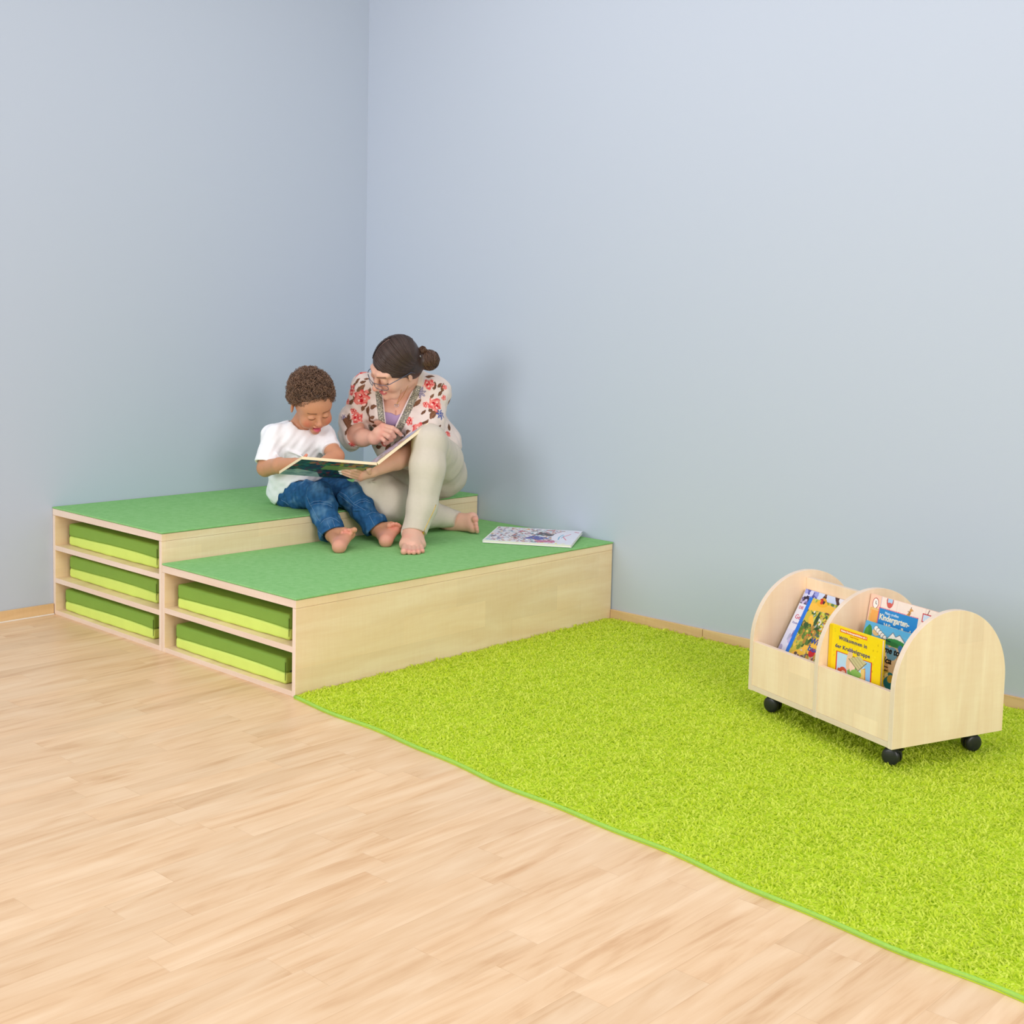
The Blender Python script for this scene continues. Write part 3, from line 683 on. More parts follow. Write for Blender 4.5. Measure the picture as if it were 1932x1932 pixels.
book('white picture book with a crowded scene lying flat on the lower podium by the wall', L1, L2, .0105, bmat(p_fl-ez*.0105, ex, ey, ez), A, K(238, 238, 240), group='loose picture book')
# ================================================================ people
def headframe(c, pitch, yaw, roll):          # E = the person's left, F = facing, U = crown
    th, ps, ro = map(math.radians, (pitch, yaw, roll))
    F = np.array([-math.cos(th)*math.sin(ps), -math.sin(th), math.cos(th)*math.cos(ps)])
    E_ = np.array([math.cos(ps), 0, math.sin(ps)]); U = np.array([-math.sin(th)*math.sin(ps), math.cos(th), math.sin(th)*math.cos(ps)])
    cr, sr = math.cos(ro), math.sin(ro)
    R = [vdir(v[0]*cr+v[1]*sr, -v[0]*sr+v[1]*cr, v[2]) for v in (E_, F, U)]
    M4 = Matrix(((R[0][0], R[1][0], R[2][0], c[0]), (R[0][1], R[1][1], R[2][1], c[1]), (R[0][2], R[1][2], R[2][2], c[2]), (0, 0, 0, 1)))
    return R, M4, (lambda e, f, u: c+R[0]*e+R[1]*f+R[2]*u), (lambda V: (V-c)@np.stack(R, 1))
def finger(S, pts, r, k=.003):
    n = len(pts); rs = np.linspace(r, r*.78, n)
    for i in range(n-1): S.rc(pts[i], pts[i+1], rs[i], rs[i+1], k)
# ---------------------------------------------------------------- woman
WR = empty('person', onz(820, 935, .411))
tag(WR, 'woman in a flowered blouse and beige trousers sitting in the corner, pointing at a book', 'person')
w = dict(pel=at(806, 896, 5.34), hipR=at(774, 908, 5.32), hipL=at(836, 893, 5.32), kneeL=at(811, 834, 4.95), ankL=at(779, 1002, 4.88), kneeR=at(701, 922, 5.05), ankR=at(848, 984, 5.25),
         shR=at(690, 733, 5.12), shL=at(820, 740, 5.14), neck=at(758, 716, 5.13), elR=at(662, 826, 5.19), wrR=at(706, 826, 5.075), elL=at(785, 853, 5.05), wrL=at(702, 888, 4.87))
for k_ in ('wrR', 'wrL'): pass
hc = at(746.5, 689, 4.99); HR, HM, hp, hl = headframe(hc, 57, 38, 32)
tl_ = nrm(w['shL']-w['shR']); tu_ = nrm(w['neck']-w['pel']); tf_ = nrm(np.cross(tl_, tu_)); tl2 = np.cross(tu_, tf_)
if tf_@VZ < 0: tf_ = -tf_
TR_ = [tl2, tf_, tu_]
def torso(S, off, low=True):
    S.ell(at(763, 770, 5.205), TR_, (.148+off, .098+off, .165+off), .03)
    S.ell(at(786, 838, 5.28), TR_, (.145+off, .118+off, .13+off), .05)
    S.rc(w['shR'], at(757, 726, 5.14), .046+off, .052+off, .04); S.rc(w['shL'], at(757, 726, 5.14), .046+off, .052+off, .04)
    S.sph(at(727, 782, 5.115), .060+off, .03); S.sph(at(769, 787, 5.125), .060+off, .03)
    if low: S.ell(w['pel'], TR_, (.135+off, .092+off, .085+off), .05)
# hands
def toe_row(S, tips, bases, rs):
    for a, b, r_ in zip(tips, bases, rs): S.rc(b, a, r_*.92, r_*.96, .0035); S.sph(a, r_*1.0, .002)
H_ = .0026
S = SDF(np.array([.50, -.88, .295]), np.array([1.24, -.14, 1.12]), H_)
torso(S, -.004)
S.rc(at(757, 722, 5.12), hp(0, -.03, -.07), .053, .050, .03)
# head
S.ell(hp(0, -.010, .022), HR, (.073, .095, .088), .01); S.ell(hp(0, .028, -.052), HR, (.056, .060, .064), .03)
S.sph(hp(0, .073, -.106), .017, .022); S.rc(hp(-.03, .055, -.098), hp(.03, .055, -.098), .016, .016, .02)
for s_ in (-1, 1):
    S.sph(hp(s_*.040, .060, -.038), .026, .02); S.sph(hp(s_*.031, .098, -.006), .015, .014, 's'); S.ell(hp(s_*.031, .0835, -.009), HR, (.0155, .0125, .0125), .004)
    S.rc(hp(s_*.014, .090, .016), hp(s_*.045, .074, .018), .010, .009, .02)
    S.sph(hp(s_*.0115, .099, -.046), .0075, .006)
    S.ell(hp(s_*.0655, -.012, -.036), [nrm(HR[0]+s_*-.45*HR[1]), nrm(HR[1]+s_*.45*HR[0]), HR[2]], (.005, .012, .020), .006)
S.rc(hp(0, .090, .004), hp(0, .112, -.038), .0085, .0105, .010); S.sph(hp(0, .113, -.042), .0105, .006)
S.ell(hp(0, .088, -.070), HR, (.020, .009, .005), .005); S.ell(hp(0, .087, -.079), HR, (.017, .009, .006), .005)
# arms
S.chain([w['shR'], w['elR']], [.05, .042], .02); S.chain([w['elR'], w['elR']*.45+w['wrR']*.55, w['wrR']], [.038, .033, .024], .015)
S.chain([w['shL'], w['elL']], [.05, .043], .02); S.chain([w['elL'], w['elL']*.55+w['wrL']*.45, w['wrL']], [.041, .036, .025], .015)
def P(px, py, d): return at(px, py, d)
# right hand, pointing with the index
mcR = [P(722, 803, 5.055), P(723, 810, 5.045), P(720.5, 817.5, 5.045), P(717, 824.5, 5.050)]
for m_, r_ in zip(mcR, (.0125, .0125, .012, .0115)): S.rc(w['wrR'], m_, .022, r_, .010)
S.rc(P(713, 815, 5.055), P(715, 824, 5.060), .02, .017, .01)
finger(S, [mcR[0], P(740.5, 807.5, 5.035), P(749.5, 813.5, 5.042), P(756.5, 820.5, 5.055)], .0098)
finger(S, [mcR[1], P(737.5, 814.5, 5.025), P(744, 823.5, 5.042), P(739.5, 827, 5.060)], .0100)
finger(S, [mcR[2], P(732.5, 823.5, 5.030), P(739, 830.0, 5.050), P(733.5, 832.5, 5.065)], .0097)
finger(S, [mcR[3], P(724.5, 830.5, 5.040), P(731, 835.0, 5.060), P(726, 836.5, 5.070)], .0088)
finger(S, [P(716, 812, 5.080), P(730, 814, 5.080), P(742, 818, 5.070)], .0105)
# left hand, under the book
mcL = [P(684, 891.5, 4.875), P(682, 896.0, 4.875), P(680.5, 900, 4.880), P(679.5, 903.5, 4.890)]
for m_, r_ in zip(mcL, (.0115, .0120, .0115, .0105)): S.rc(w['wrL'], m_, .020, r_, .010)
finger(S, [mcL[0], P(671, 886.5, 4.836), P(663, 883.5, 4.836), P(657, 882.8, 4.838)], .0070, .0012)
finger(S, [mcL[1], P(662, 889.5, 4.833), P(653, 886.5, 4.833), P(646, 885.2, 4.836)], .0070, .0012)
finger(S, [mcL[2], P(660, 894.5, 4.840), P(650, 890.8, 4.842), P(643, 889.0, 4.846)], .0069, .0012)
finger(S, [mcL[3], P(662, 899.5, 4.853), P(652.5, 896, 4.856), P(645, 893.3, 4.858)], .0062, .0012)
finger(S, [P(697, 891, 4.845), P(695, 886.5, 4.832), P(699.5, 882, 4.828)], .0090)
# legs and feet
S.chain([w['hipL'], w['kneeL'], w['ankL']], [.066, .048, .033], .02); S.chain([w['hipR'], w['kneeR'], w['ankR']], [.066, .048, .033], .02)
MZ = H1+.0075
def mat_pt(px, py, up): return onz(px, py, MZ+up)
tipsL = [mat_pt(762, 1040.5, .011), mat_pt(772, 1041.8, .008), mat_pt(781, 1042.2, .008), mat_pt(789.5, 1041.6, .0078), mat_pt(797, 1039.6, .0075)]
basL = [mat_pt(765, 1026, .019), mat_pt(772.5, 1028, .019), mat_pt(780.5, 1029.5, .018), mat_pt(788, 1029, .016), mat_pt(794.5, 1027, .014)]
heelL = w['ankL']+nrm((w['ankL']-basL[1])*np.array([1, 1, 0]))*.035; heelL[2] = MZ+.026
S.rc(w['ankL'], heelL, .033, .027, .02)
for b_, r_ in zip(basL, (.021, .0185, .0175, .0165, .0145)): S.rc(w['ankL']+np.array([0, 0, -.012]), b_, .031, r_, .018)
for b_, r_ in zip((basL[0], basL[4]), (.016, .013)): S.rc(heelL, b_*np.array([1, 1, 0])+np.array([0, 0, MZ+r_]), .024, r_, .02)
toe_row(S, tipsL, basL, (.0118, .0090, .0088, .0086, .0084))
# right foot on its outer edge, toes to the right
fr = dict(heel=P(842, 988, 5.27), b1=P(891, 977.5, 5.195), b5=P(893, 996, 5.165))
S.rc(w['ankR'], fr['heel'], .032, .026, .02); S.rc(w['ankR'], fr['b1'], .032, .019, .02); S.rc(fr['heel'], fr['b5'], .026, .016, .02); S.rc(fr['b1'], fr['b5'], .019, .016, .02)
S.rc(P(865, 982, 5.235), P(888, 986, 5.19), .027, .020, .02)
toe_row(S, [P(896.5, 980.5, 5.158), P(898, 989.5, 5.150), P(899, 995.3, 5.146), P(900, 999.6, 5.146), P(900.5, 1002.8, 5.150)], [P(893, 979, 5.18), P(894, 986, 5.172), P(894.5, 991, 5.168), P(894.5, 995, 5.166), P(894.5, 998.5, 5.166)], (.0135, .0092, .0086, .0080, .0076))
for q in (P(897, 980.5, 5.15), P(899, 995, 5.145)): tipsL.append(q)
S.half((0, 0, MZ), (0, 0, -1))
SK = lin(230, 180, 157); SKr = lin(224, 140, 124); SKd = lin(208, 152, 130)
def paint_w(V, n):
    L = hl(V); c = np.tile(SK, (len(V), 1))
    c = mixc(c, SKd, .35*smooth01(hnoise(V, 26, 4), .2, 1.6))
    for s_ in (-1, 1): c = mixc(c, SKr, .45*(1-smooth01(np.linalg.norm(L-np.array([s_*.042, .08, -.042]), axis=1), .0, .034)))
    c = mixc(c, lin(232, 138, 128), .55*(1-smooth01(np.linalg.norm(L-np.array([0, .122, -.046]), axis=1), .004, .024)))
    lip = (np.abs(L[:, 0])/.0195)**2+((L[:, 2]+.0745)/.0105)**2
    c = mixc(c, lin(204, 92, 102), (lip < 1)*(L[:, 1] > .080)*.85)
    for s_ in (-1, 1):
        a_, b_ = np.array([s_*.016, .098, .013]), np.array([s_*.046, .082, .016])
        c = mixc(c, lin(96, 66, 52), .85*(1-smooth01(segd(L, a_, b_), .002, .0062))*(L[:, 1] > .07))
        d_ = np.sqrt(((L[:, 0]-s_*.031)/.0160)**2+((L[:, 2]+.0165)/.0042)**2); c = mixc(c, lin(40, 28, 26), (d_ < 1)*(L[:, 1] > .075)*.9)
        d_ = np.sqrt(((L[:, 0]-s_*.031)/.016)**2+((L[:, 2]+.006)/.010)**2); c = mixc(c, lin(200, 140, 120), .5*(1-smooth01(d_, .6, 1.1))*(L[:, 1] > .075))
    for q in mcR+mcL+tipsL: c = mixc(c, lin(232, 148, 132), .45*(1-smooth01(np.linalg.norm(V-q, axis=1), .008, .022)))
    rim = np.linalg.norm(V-P(770, 1022, 4.80), axis=1); c = mixc(c, lin(236, 150, 136), .45*(1-smooth01(rim, .01, .04)))
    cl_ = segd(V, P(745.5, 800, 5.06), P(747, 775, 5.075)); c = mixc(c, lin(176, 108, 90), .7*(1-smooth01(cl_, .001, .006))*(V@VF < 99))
    return c
body = sdf_obj('body', S, M['skin'], None, paint_w)
body.parent = WR; body.matrix_parent_inverse = WR.matrix_world.inverted()
def adopt(o, root):
    bpy.context.view_layer.update(); mw = o.matrix_world.copy(); o.parent = root; o.matrix_parent_inverse = Matrix.Identity(4); o.matrix_world = mw
    o.matrix_basis = root.matrix_world.inverted() @ mw; return o
bpy.context.view_layer.update(); body.matrix_parent_inverse = Matrix.Identity(4); body.matrix_basis = WR.matrix_world.inverted()
from mathutils.bvhtree import BVHTree
def bvh(o):
    mw = o.matrix_world; bpy.context.view_layer.update()
    v = np.empty(len(o.data.vertices)*3, np.float32); o.data.vertices.foreach_get('co', v); v = v.reshape(-1, 3)
    Mw = np.array(o.matrix_world); v = v@Mw[:3, :3].T+Mw[:3, 3]
    q = np.empty(len(o.data.polygons)*4, np.int32); o.data.polygons.foreach_get('vertices', q)
    return BVHTree.FromPolygons(v.tolist(), q.reshape(-1, 4).tolist())
def hit(tree, px, py, off=0.0):
    h_ = tree.ray_cast(Vector(CAM), Vector(nrm(ray(px, py))))
    return None if h_[0] is None else np.array(h_[0])+np.array(h_[1])*off
def nails(S_tips, root, r):
    for a, d, nn in S_tips: pass
# camisole
S = SDF(w['shR']*0+np.array([.60, -.80, .60]), np.array([1.05, -.20, .98]), .003)
torso(S, .001, False); S.prism([(722, 781), (726, 777), (738, 779), (748, 784), (760, 779), (780, 782), (780, 830), (722, 830)], 'int')
S.half(at(763, 800, 5.20), VF)
LV = lin(176, 150, 186)
o = sdf_obj('camisole', S, M['cloth'], None, lambda V, n: np.tile(LV, (len(V), 1))*(1+.05*hnoise(V, 60, 2))[:, None]); adopt(o, WR)
# ---------------------------------------------------------------- blouse
def blouse_field(off):
    S = SDF(np.array([.50, -.80, .48]), np.array([1.08, -.14, 1.02]), .0026)
    torso(S, .011+off, False)
    S.ell(at(800, 842, 5.29), TR_, (.150+off, .125+off, .075+off), .05)
    S.rc(w['shR'], at(668, 790, 5.16), .054+off, .053+off, .03); S.rc(at(668, 790, 5.16), at(663, 824, 5.185), .053+off, .050+off, .02)
    S.rc(at(663, 824, 5.185), at(675, 822, 5.145), .050+off, .049+off, .02)
    S.rc(w['shL'], at(806, 800, 5.10), .062+off, .062+off, .03); S.rc(at(806, 800, 5.10), at(782, 850, 5.055), .062+off, .056+off, .02)
    S.ell(at(838, 832, 5.28), TR_, (.042+off, .06+off, .075+off), .04)
    S.ell(at(742, 832, 5.23), TR_, (.085+off, .07+off, .085+off), .04); S.folds(.0030, 58, 8, 8, tu_); S.folds(.0018, 125, 9, 8, tu_)
    # neck and V opening, sleeve ends, hem
    S.rc(at(757, 724, 5.11), hp(0, -.02, -.06), .060-off, .062-off, .01, 's')
    S.prism([(722, 738), (728.5, 800), (735, 815), (741, 815), (746.5, 802), (783, 722), (792, 705), (785, 690), (735, 690)], 'sub', 4.8, 5.175, .004)
    dR = nrm(w['wrR']-w['elR']); pR = at(672, 820, 5.14)
    S.rc(pR+dR*.010, pR+dR*.12, .044, .06, .004, 's')
    dL = nrm(w['wrL']-w['elL']); pL = at(776, 853, 5.03)
    S.rc(pL+dL*.006, pL+dL*.12, .046, .06, .004, 's')
    S.rc(w['elL']+np.array([0, 0, -.005]), w['wrL'], .047, .03, .003, 's')
    return S
S = blouse_field(0.0)
# flowers where the photo shows them, more scattered round the back
FL = [(700, 846, 'R', .014), (722, 838, 'R', .012), (681, 754, 'R', .030), (677, 700, 'R', .024), (807, 722, 'R', .020), (824, 762, 'R', .026), (786, 810, 'R', .030), (676, 790, 'R', .022), (661, 736, 'R', .02), (672, 808, 'R', .026), (834, 780, 'B', .018), (795, 738, 'V', .020), (662, 842, 'R', .012), (770, 797, 'R', .016), (818, 722, 'R', .008), (842, 728, 'r', .01), (694, 742, 'r', .008), (848, 816, 'r', .012), (645, 790, 'V', .012), (664, 778, 'r', .012), (677, 692, 'V', .014), (653, 755, 'r', .012), (800, 760, 'r', .012), (840, 752, 'r', .010)]
LF = [(712, 846, .3, .014), (694, 838, 1.2, .013), (735, 846, .9, .014), (748, 838, .2, .012), (678, 737, .9, .020), (692, 745, .2, .020), (692, 778, 1.4, .018), (694, 794, 1.3, .018), (702, 765, .3, .016), (691, 766, 1.2, .013), (705, 806, .2, .014), (815, 700, -.1, .015), (813, 707, .3, .015), (822, 725, 1.4, .014), (832, 724, .7, .012), (839, 728, 1.2, .016), (787, 757, .8, .016), (781, 760, 1.1, .012), (812, 768, 1.0, .014), (820, 778, 1.0, .020), (826, 774, .6, .013), (790, 800, .9, .018), (804, 800, .2, .024), (765, 813, .5, .018), (806, 795, .9, .014), (664, 728, 1.4, .018), (668, 750, 1.0, .016), (660, 760, .8, .014), (672, 715, 1.3, .012), (687, 718, .4, .011), (661, 800, 1.0, .015), (655, 815, 1.1, .012), (688, 772, 1.3, .013), (700, 790, .3, .013), (797, 775, 1.0, .011), (851, 760, 1.2, .013), (830, 810, .6, .014), (850, 803, 1.2, .014), (842, 820, .4, .014), (680, 690, .3, .012), (795, 825, .4, .014), (818, 745, .9, .010), (785, 748, 1.1, .012), (834, 740, .8, .012), (676, 700, .9, .012), (690, 712, .2, .010), (665, 690, 1.0, .010), (700, 735, 1.3, .010), (655, 790, 1.3, .014), (668, 840, .9, .009)]
def paint_blouse(V, n):
    tree = BVHTree.FromPolygons(V[::1].tolist(), BL_F.tolist()) if False else None
    px, py, dp = proj(V); front = (n@VZ > -.1)
    c = np.tile(lin(232, 216, 207), (len(V), 1)); c = c*(1+.02*hnoise(V, 30, 3))[:, None]
    g = np.random.default_rng(12); brown = lin(112, 76, 56)
    items = []
    for x, y, a_, ln in LF:
        ln = ln*1.3
        cand = np.where(front & (np.abs(px-x) < 3) & (np.abs(py-y) < 3))[0]
        if len(cand): items.append(('L', V[cand[np.argmin(dp[cand])]], a_, ln))
    for x, y, k_, r_ in FL:
        r_ = r_*1.2
        cand = np.where(front & (np.abs(px-x) < 3) & (np.abs(py-y) < 3))[0]
        if len(cand): items.append((k_, V[cand[np.argmin(dp[cand])]], 0, r_))
    back = np.where(n@VZ < -.1)[0]
    for i in g.choice(back, 70): items.append((g.choice(['L', 'L', 'L', 'R', 'r', 'V']), V[i], g.uniform(0, 3), g.uniform(.012, .024)))
    for k_, q, a_, r_ in items:
        d = V-q; m = np.linalg.norm(d, axis=1) < r_*1.7; I = np.where(m)[0]; D = d[I]
        i0 = np.argmin(np.linalg.norm(d, axis=1)); nn = n[i0]; ex_ = nrm(np.cross(np.array([0, 0, 1.0])+.01, nn)); ey_ = np.cross(nn, ex_)
        u_, v_ = D@ex_, D@ey_; rr = np.hypot(u_, v_); th_ = np.arctan2(v_, u_)
        if k_ == 'L':
            ca, sa = math.cos(a_), math.sin(a_); p_ = (u_*ca+v_*sa)/r_; q_ = (-u_*sa+v_*ca)/r_
            lm = (np.abs(p_) < 1) & (np.abs(q_) < .40*(1-p_**2)*(1.1-.35*p_)); tone = brown*(.85+.5*((r_*7919) % 1)); c[I[lm]] = tone
            c[I[lm & (np.abs(q_) < .05)]] = tone*1.5
        elif k_ in 'Rr':
            pet = r_*(.86+.11*np.sin(th_*5+r_*900)+.05*np.sin(th_*9+1)); fm = rr < pet; k2 = .5+.5*np.sin(rr/r_*9+np.sin(th_*3+r_*500)*1.8)
            col = lin(242, 148, 136)*(1-k2)[:, None]+lin(222, 78, 80)*k2[:, None]
            dk = (np.sin(th_*2+r_*300)+np.sin(rr/r_*6) > 1.15); col[dk] = lin(196, 30, 44); lt = (np.sin(th_*3-1+r_*700)*np.sin(rr/r_*7+2) > .55); col[lt] = lin(252, 206, 194)
            c[I[fm]] = col[fm]
        elif k_ in 'BV':
            fm = (rr < r_*(.8+.25*np.sin(th_*7))) & (np.sin(u_*900)*np.sin(v_*800+1) > -.45)
            c[I[fm]] = lin(62, 80, 146) if k_ == 'B' else lin(150, 142, 170)
            f2 = fm & (np.sin(u_*700+2)*np.sin(v_*900) > .5); c[I[f2]] = lin(104, 124, 186) if k_ == 'B' else lin(86, 78, 116)
    stems = front & (np.abs(hnoise(V, 34, 31)) < .03) & (hnoise(V, 16, 32) > .75); c[stems] = lin(150, 112, 92)
    return c
blouse = sdf_obj('blouse', S, M['cloth'], None, paint_blouse); adopt(blouse, WR)
BB = bvh(blouse)
def band(name, poly, off, mat, colr=None):
    S = blouse_field(off); S.prism(poly, 'int', 4.8, 5.2)
    o = sdf_obj(name, S, mat, None, (lambda V, n: np.tile(colr, (len(V), 1))) if colr is not None else None); adopt(o, WR); return o
PIPE = lin(242, 226, 226)
band('glitter_trim', [(707.5, 737), (720, 739), (727, 802), (731, 812), (716, 812)], .0016, M['glitter'])
band('glitter_trim', [(784, 727), (795, 729), (790, 745), (762, 806), (752, 822), (741, 816), (750, 800), (777, 742)], .0016, M['glitter'])
band('piping', [(720, 739), (722.5, 739), (730.5, 803), (734, 814), (731, 814), (727, 802)], .0024, M['cloth'], PIPE)
band('piping', [(783.0, 722), (786, 723), (750.5, 801), (743, 815), (739.5, 813), (747, 801)], .0024, M['cloth'], PIPE)
band('collar', [(784, 727), (795, 729), (799, 712), (801, 703), (790, 703), (788, 712)], .0020, M['cloth'], lin(232, 216, 200))
# ---------------------------------------------------------------- trousers
S = SDF(np.array([.55, -.80, .30]), np.array([1.20, -.10, .82]), .003)
S.ell(w['pel'], TR_, (.150, .112, .10), .04)
S.chain([at(836, 893, 5.32), at(833, 868, 5.18), w['kneeL']], [.091, .082, .064], .02)
S.chain([w['kneeL'], at(806, 880, 4.92), at(797, 955, 4.90), at(781, 1004, 4.875)], [.064, .068, .056, .047], .02)
S.chain([w['hipR'], at(736, 919, 5.17), w['kneeR']], [.088, .072, .066], .03)
S.chain([w['kneeR'], at(738, 948, 5.07), at(800, 968, 5.17), at(868, 981, 5.235)], [.066, .080, .058, .032], .03)
S.rc(at(836, 893, 5.32), at(770, 905, 5.34), .088, .088, .04)
S.folds(.0010, 45, 21, 8); S.folds(.0011, 95, 22, 7, nrm(at(779, 1000, 4.88)-at(811, 834, 4.95)))
for a_, b_, r_ in ((at(735, 905, 5.10), at(752, 915, 5.09), .004), (at(700, 909, 4.955), at(738, 902, 5.07), .004)):
    S.rc(a_, b_, r_, r_*.5, .022, 'u')
S.half((0, 0, MZ+.002), (0, 0, -1))
S.half(at(782, 1005, 4.87), nrm(at(785, 1022, 4.84)-at(795, 960, 4.90)), (at(760, 1030, 4.7)-.12, at(800, 1030, 5.0)+.12))
S.rc(at(780, 1003, 4.875), w['ankL']+np.array([0, 0, -.05]), .038, .044, .004, 's')
S.half(at(866, 981, 5.235), nrm(at(880, 985, 5.22)-at(840, 975, 5.25)), (at(866, 981, 5.235)-.07, at(866, 981, 5.235)+.09))
BE = lin(212, 202, 186)
def paint_tr(V, n):
    c = np.tile(BE, (len(V), 1)); return c*(1+.02*hnoise(V, 40, 6))[:, None]
tro_ = sdf_obj('trousers', S, M['cloth'], None, paint_tr); adopt(tro_, WR); TB = bvh(tro_)
def surf_tube(name, tree, pts, r, mat, root, off=.0008, step=2.0, closed=False):
    out = []
    for (x0, y0), (x1, y1) in zip(pts, pts[1:]):
        k_ = max(int(math.hypot(x1-x0, y1-y0)/step), 1)
        for i in range(k_):
            h_ = hit(tree, x0+(x1-x0)*i/k_, y0+(y1-y0)*i/k_, off)
            if h_ is not None: out.append(h_)
    h_ = hit(tree, pts[-1][0], pts[-1][1], off)
    if h_ is not None: out.append(h_)
    if len(out) < 2: return None
    o = MB().tube(out, r, 6).build(name, mat, None, True); adopt(o, root); return o
surf_tube('ankle_zip', TB, [(822.5, 952), (817, 966), (809, 982), (803, 995), (799, 1004)], .0013, M['gold'], WR)
z0_ = hit(TB, 799, 1003, .002)
o = MB().box(z0_+np.array([-.0015, -.0015, -.022]), z0_+np.array([.0015, .0015, 0]), .0008).box(z0_+np.array([-.003, -.003, -.006]), z0_+np.array([.003, .003, .001]), .001).build('zip_pull', M['gold'], None); adopt(o, WR)
surf_tube('trouser_seam', TB, [(839, 848), (840, 880), (836, 905), (830, 935)], .0008, M['cloth'], WR) if False else None
# ---------------------------------------------------------------- hair, bun, glasses, necklace
HC1 = lin(62, 44, 37)
S = SDF(hc-.2, hc+.2, .0025)
S.ell(hp(0, -.011, .024), HR, (.0770, .0975, .0920), .01); S.ell(hp(0, -.052, -.028), HR, (.068, .055, .062), .03)
nF = nrm(HR[1]*.775-HR[2]*.635-HR[0]*.28)
S.half(hp(-.03, .086, .050), nF)
S.rc(hp(.022, -.098, -.012), hp(.050, -.104, -.022), .030, .030, .015)
def paint_hair(V, n):
    L = hl(V); c = np.tile(HC1, (len(V), 1))*(1+.15*hnoise(V, 90, 5))[:, None]
    tt = np.linspace(0, .55, 12); pc = np.array([-.030, .080, .038])*((1-tt)**2)[:, None]+2*np.array([-.018, .03, .130])*(tt*(1-tt))[:, None]+np.array([.01, -.095, .055])*(tt**2)[:, None]
    pc = pc/np.linalg.norm(pc/np.array([.0770, .0975, .0920]), axis=1, keepdims=True)+np.array([0, -.011, .024])
    d = np.min([segd(L, pc[i], pc[i+1]) for i in range(11)], 0); return mixc(c, lin(206, 160, 142), .9*(1-smooth01(d, .0016, .0034)))
hair = sdf_obj('hair', S, M['hair'], None, paint_hair); adopt(hair, WR)
def on_cap(q, off=.0):                         # q unit-ish direction in head frame -> point on the hair ellipsoid
    q = q/np.linalg.norm(q/np.array([.0770, .0975, .0920]), axis=-1, keepdims=True)
    return q*(1+off[..., None])+np.array([0, -.011, .024])
g = np.random.default_rng(77); paths = []; cols = []
def sweep(n, side):
    t_ = g.uniform(0, 1, n); t_ = t_**1.25
    p0 = np.array([-.030, .080, .038])*((1-t_)**2)[:, None]+2*np.array([-.018, .03, .130])*(t_*(1-t_))[:, None]+np.array([.01, -.095, .055])*(t_**2)[:, None]
    if side > 0:
        mid = np.stack([.070+0*t_, .070-.085*t_, -.020+.065*t_], 1); pe = np.stack([.060+0*t_, -.070+0*t_, -.040+.03*t_], 1)
        mid2 = np.stack([.084+0*t_, .005-.05*t_, -.045+.06*t_], 1)
    else:
        mid = np.stack([-.080+0*t_, .045-.07*t_, .0+.05*t_], 1); mid2 = np.stack([-.080+0*t_, -.02-.04*t_, -.03+.04*t_], 1); pe = np.stack([-.01+0*t_, -.10+0*t_, -.03+.02*t_], 1)
    u_ = np.linspace(0, 1, 16)[None, :, None]
    q = p0[:, None]*(1-u_)**3+3*mid[:, None]*u_*(1-u_)**2+3*mid2[:, None]*u_**2*(1-u_)+pe[:, None]*u_**3
    q = q+g.normal(0, .0012, (n, 1, 3)); q[..., 0] += side*.0048*np.linspace(1, 0, 16)[None, :]*(t_ < .6)[:, None]
    return on_cap(q, np.full(q.shape[:2], .014)+g.uniform(-.010, .018, (n, 1)))
pa = np.concatenate([sweep(760, 1), sweep(460, -1)]); nn_ = len(pa)
rad = np.broadcast_to(g.uniform(.0006, .0014, (nn_, 1)), pa.shape[:2]).copy(); rad[:, 0] *= .6; rad[:, -1] *= .5
# bun coils
bc = np.array([.054, -.118, -.026]); bp = []
for i in range(230):
    a0 = g.uniform(0, 6.28); ax_ = nrm(np.array([.5, -.75, .1])+g.normal(0, .28, 3)); e1 = nrm(np.cross(ax_, (0, 0, 1))); e2 = np.cross(ax_, e1); th_ = a0+np.linspace(0, g.uniform(1.4, 3.0), 16)
    lat = g.uniform(-.85, .95); r_ = .0395*g.uniform(.93, 1.03)
    bp.append(bc+r_*(math.sqrt(1-lat*lat)*(np.cos(th_)[:, None]*e1+np.sin(th_)[:, None]*e2)+lat*ax_))
bp = np.array(bp)
V1, F1 = strands(pa, rad, 4); V2, F2 = strands(bp, np.broadcast_to(g.uniform(.0009, .0022, (len(bp), 1)), bp.shape[:2]).copy(), 4)
cA = np.repeat(HC1*g.uniform(.7, 1.4, (nn_, 1)), 64, 0); cB = np.repeat(lin(86, 60, 44)*g.uniform(.7, 1.5, (len(bp), 1)), 64, 0)
o = link('hair_strands', fastmesh('hair_strands', hc+V1@np.stack(HR), F1[:, ::-1], cA), M['hair'], None, True); adopt(o, WR)
S = SDF(hp(*bc)-.06, hp(*bc)+.06, .003); S.sph(hp(*bc), .038, 0)
o = sdf_obj('bun_core', S, M['hair'], None, lambda V, n: np.tile(lin(66, 46, 36), (len(V), 1))); adopt(o, WR)
bo = link('hair_bun', fastmesh('hair_bun', hc+V2@np.stack(HR), F2[:, ::-1], cB), M['hair'], None, True); adopt(bo, WR)
o = MB().tube([hp(.052+.006*math.cos(a), -.083, .012+.008*math.sin(a)) for a in np.linspace(0, 5, 9)], .0018, 6).build('hair_clip', M['metal'], None, True); adopt(o, WR)
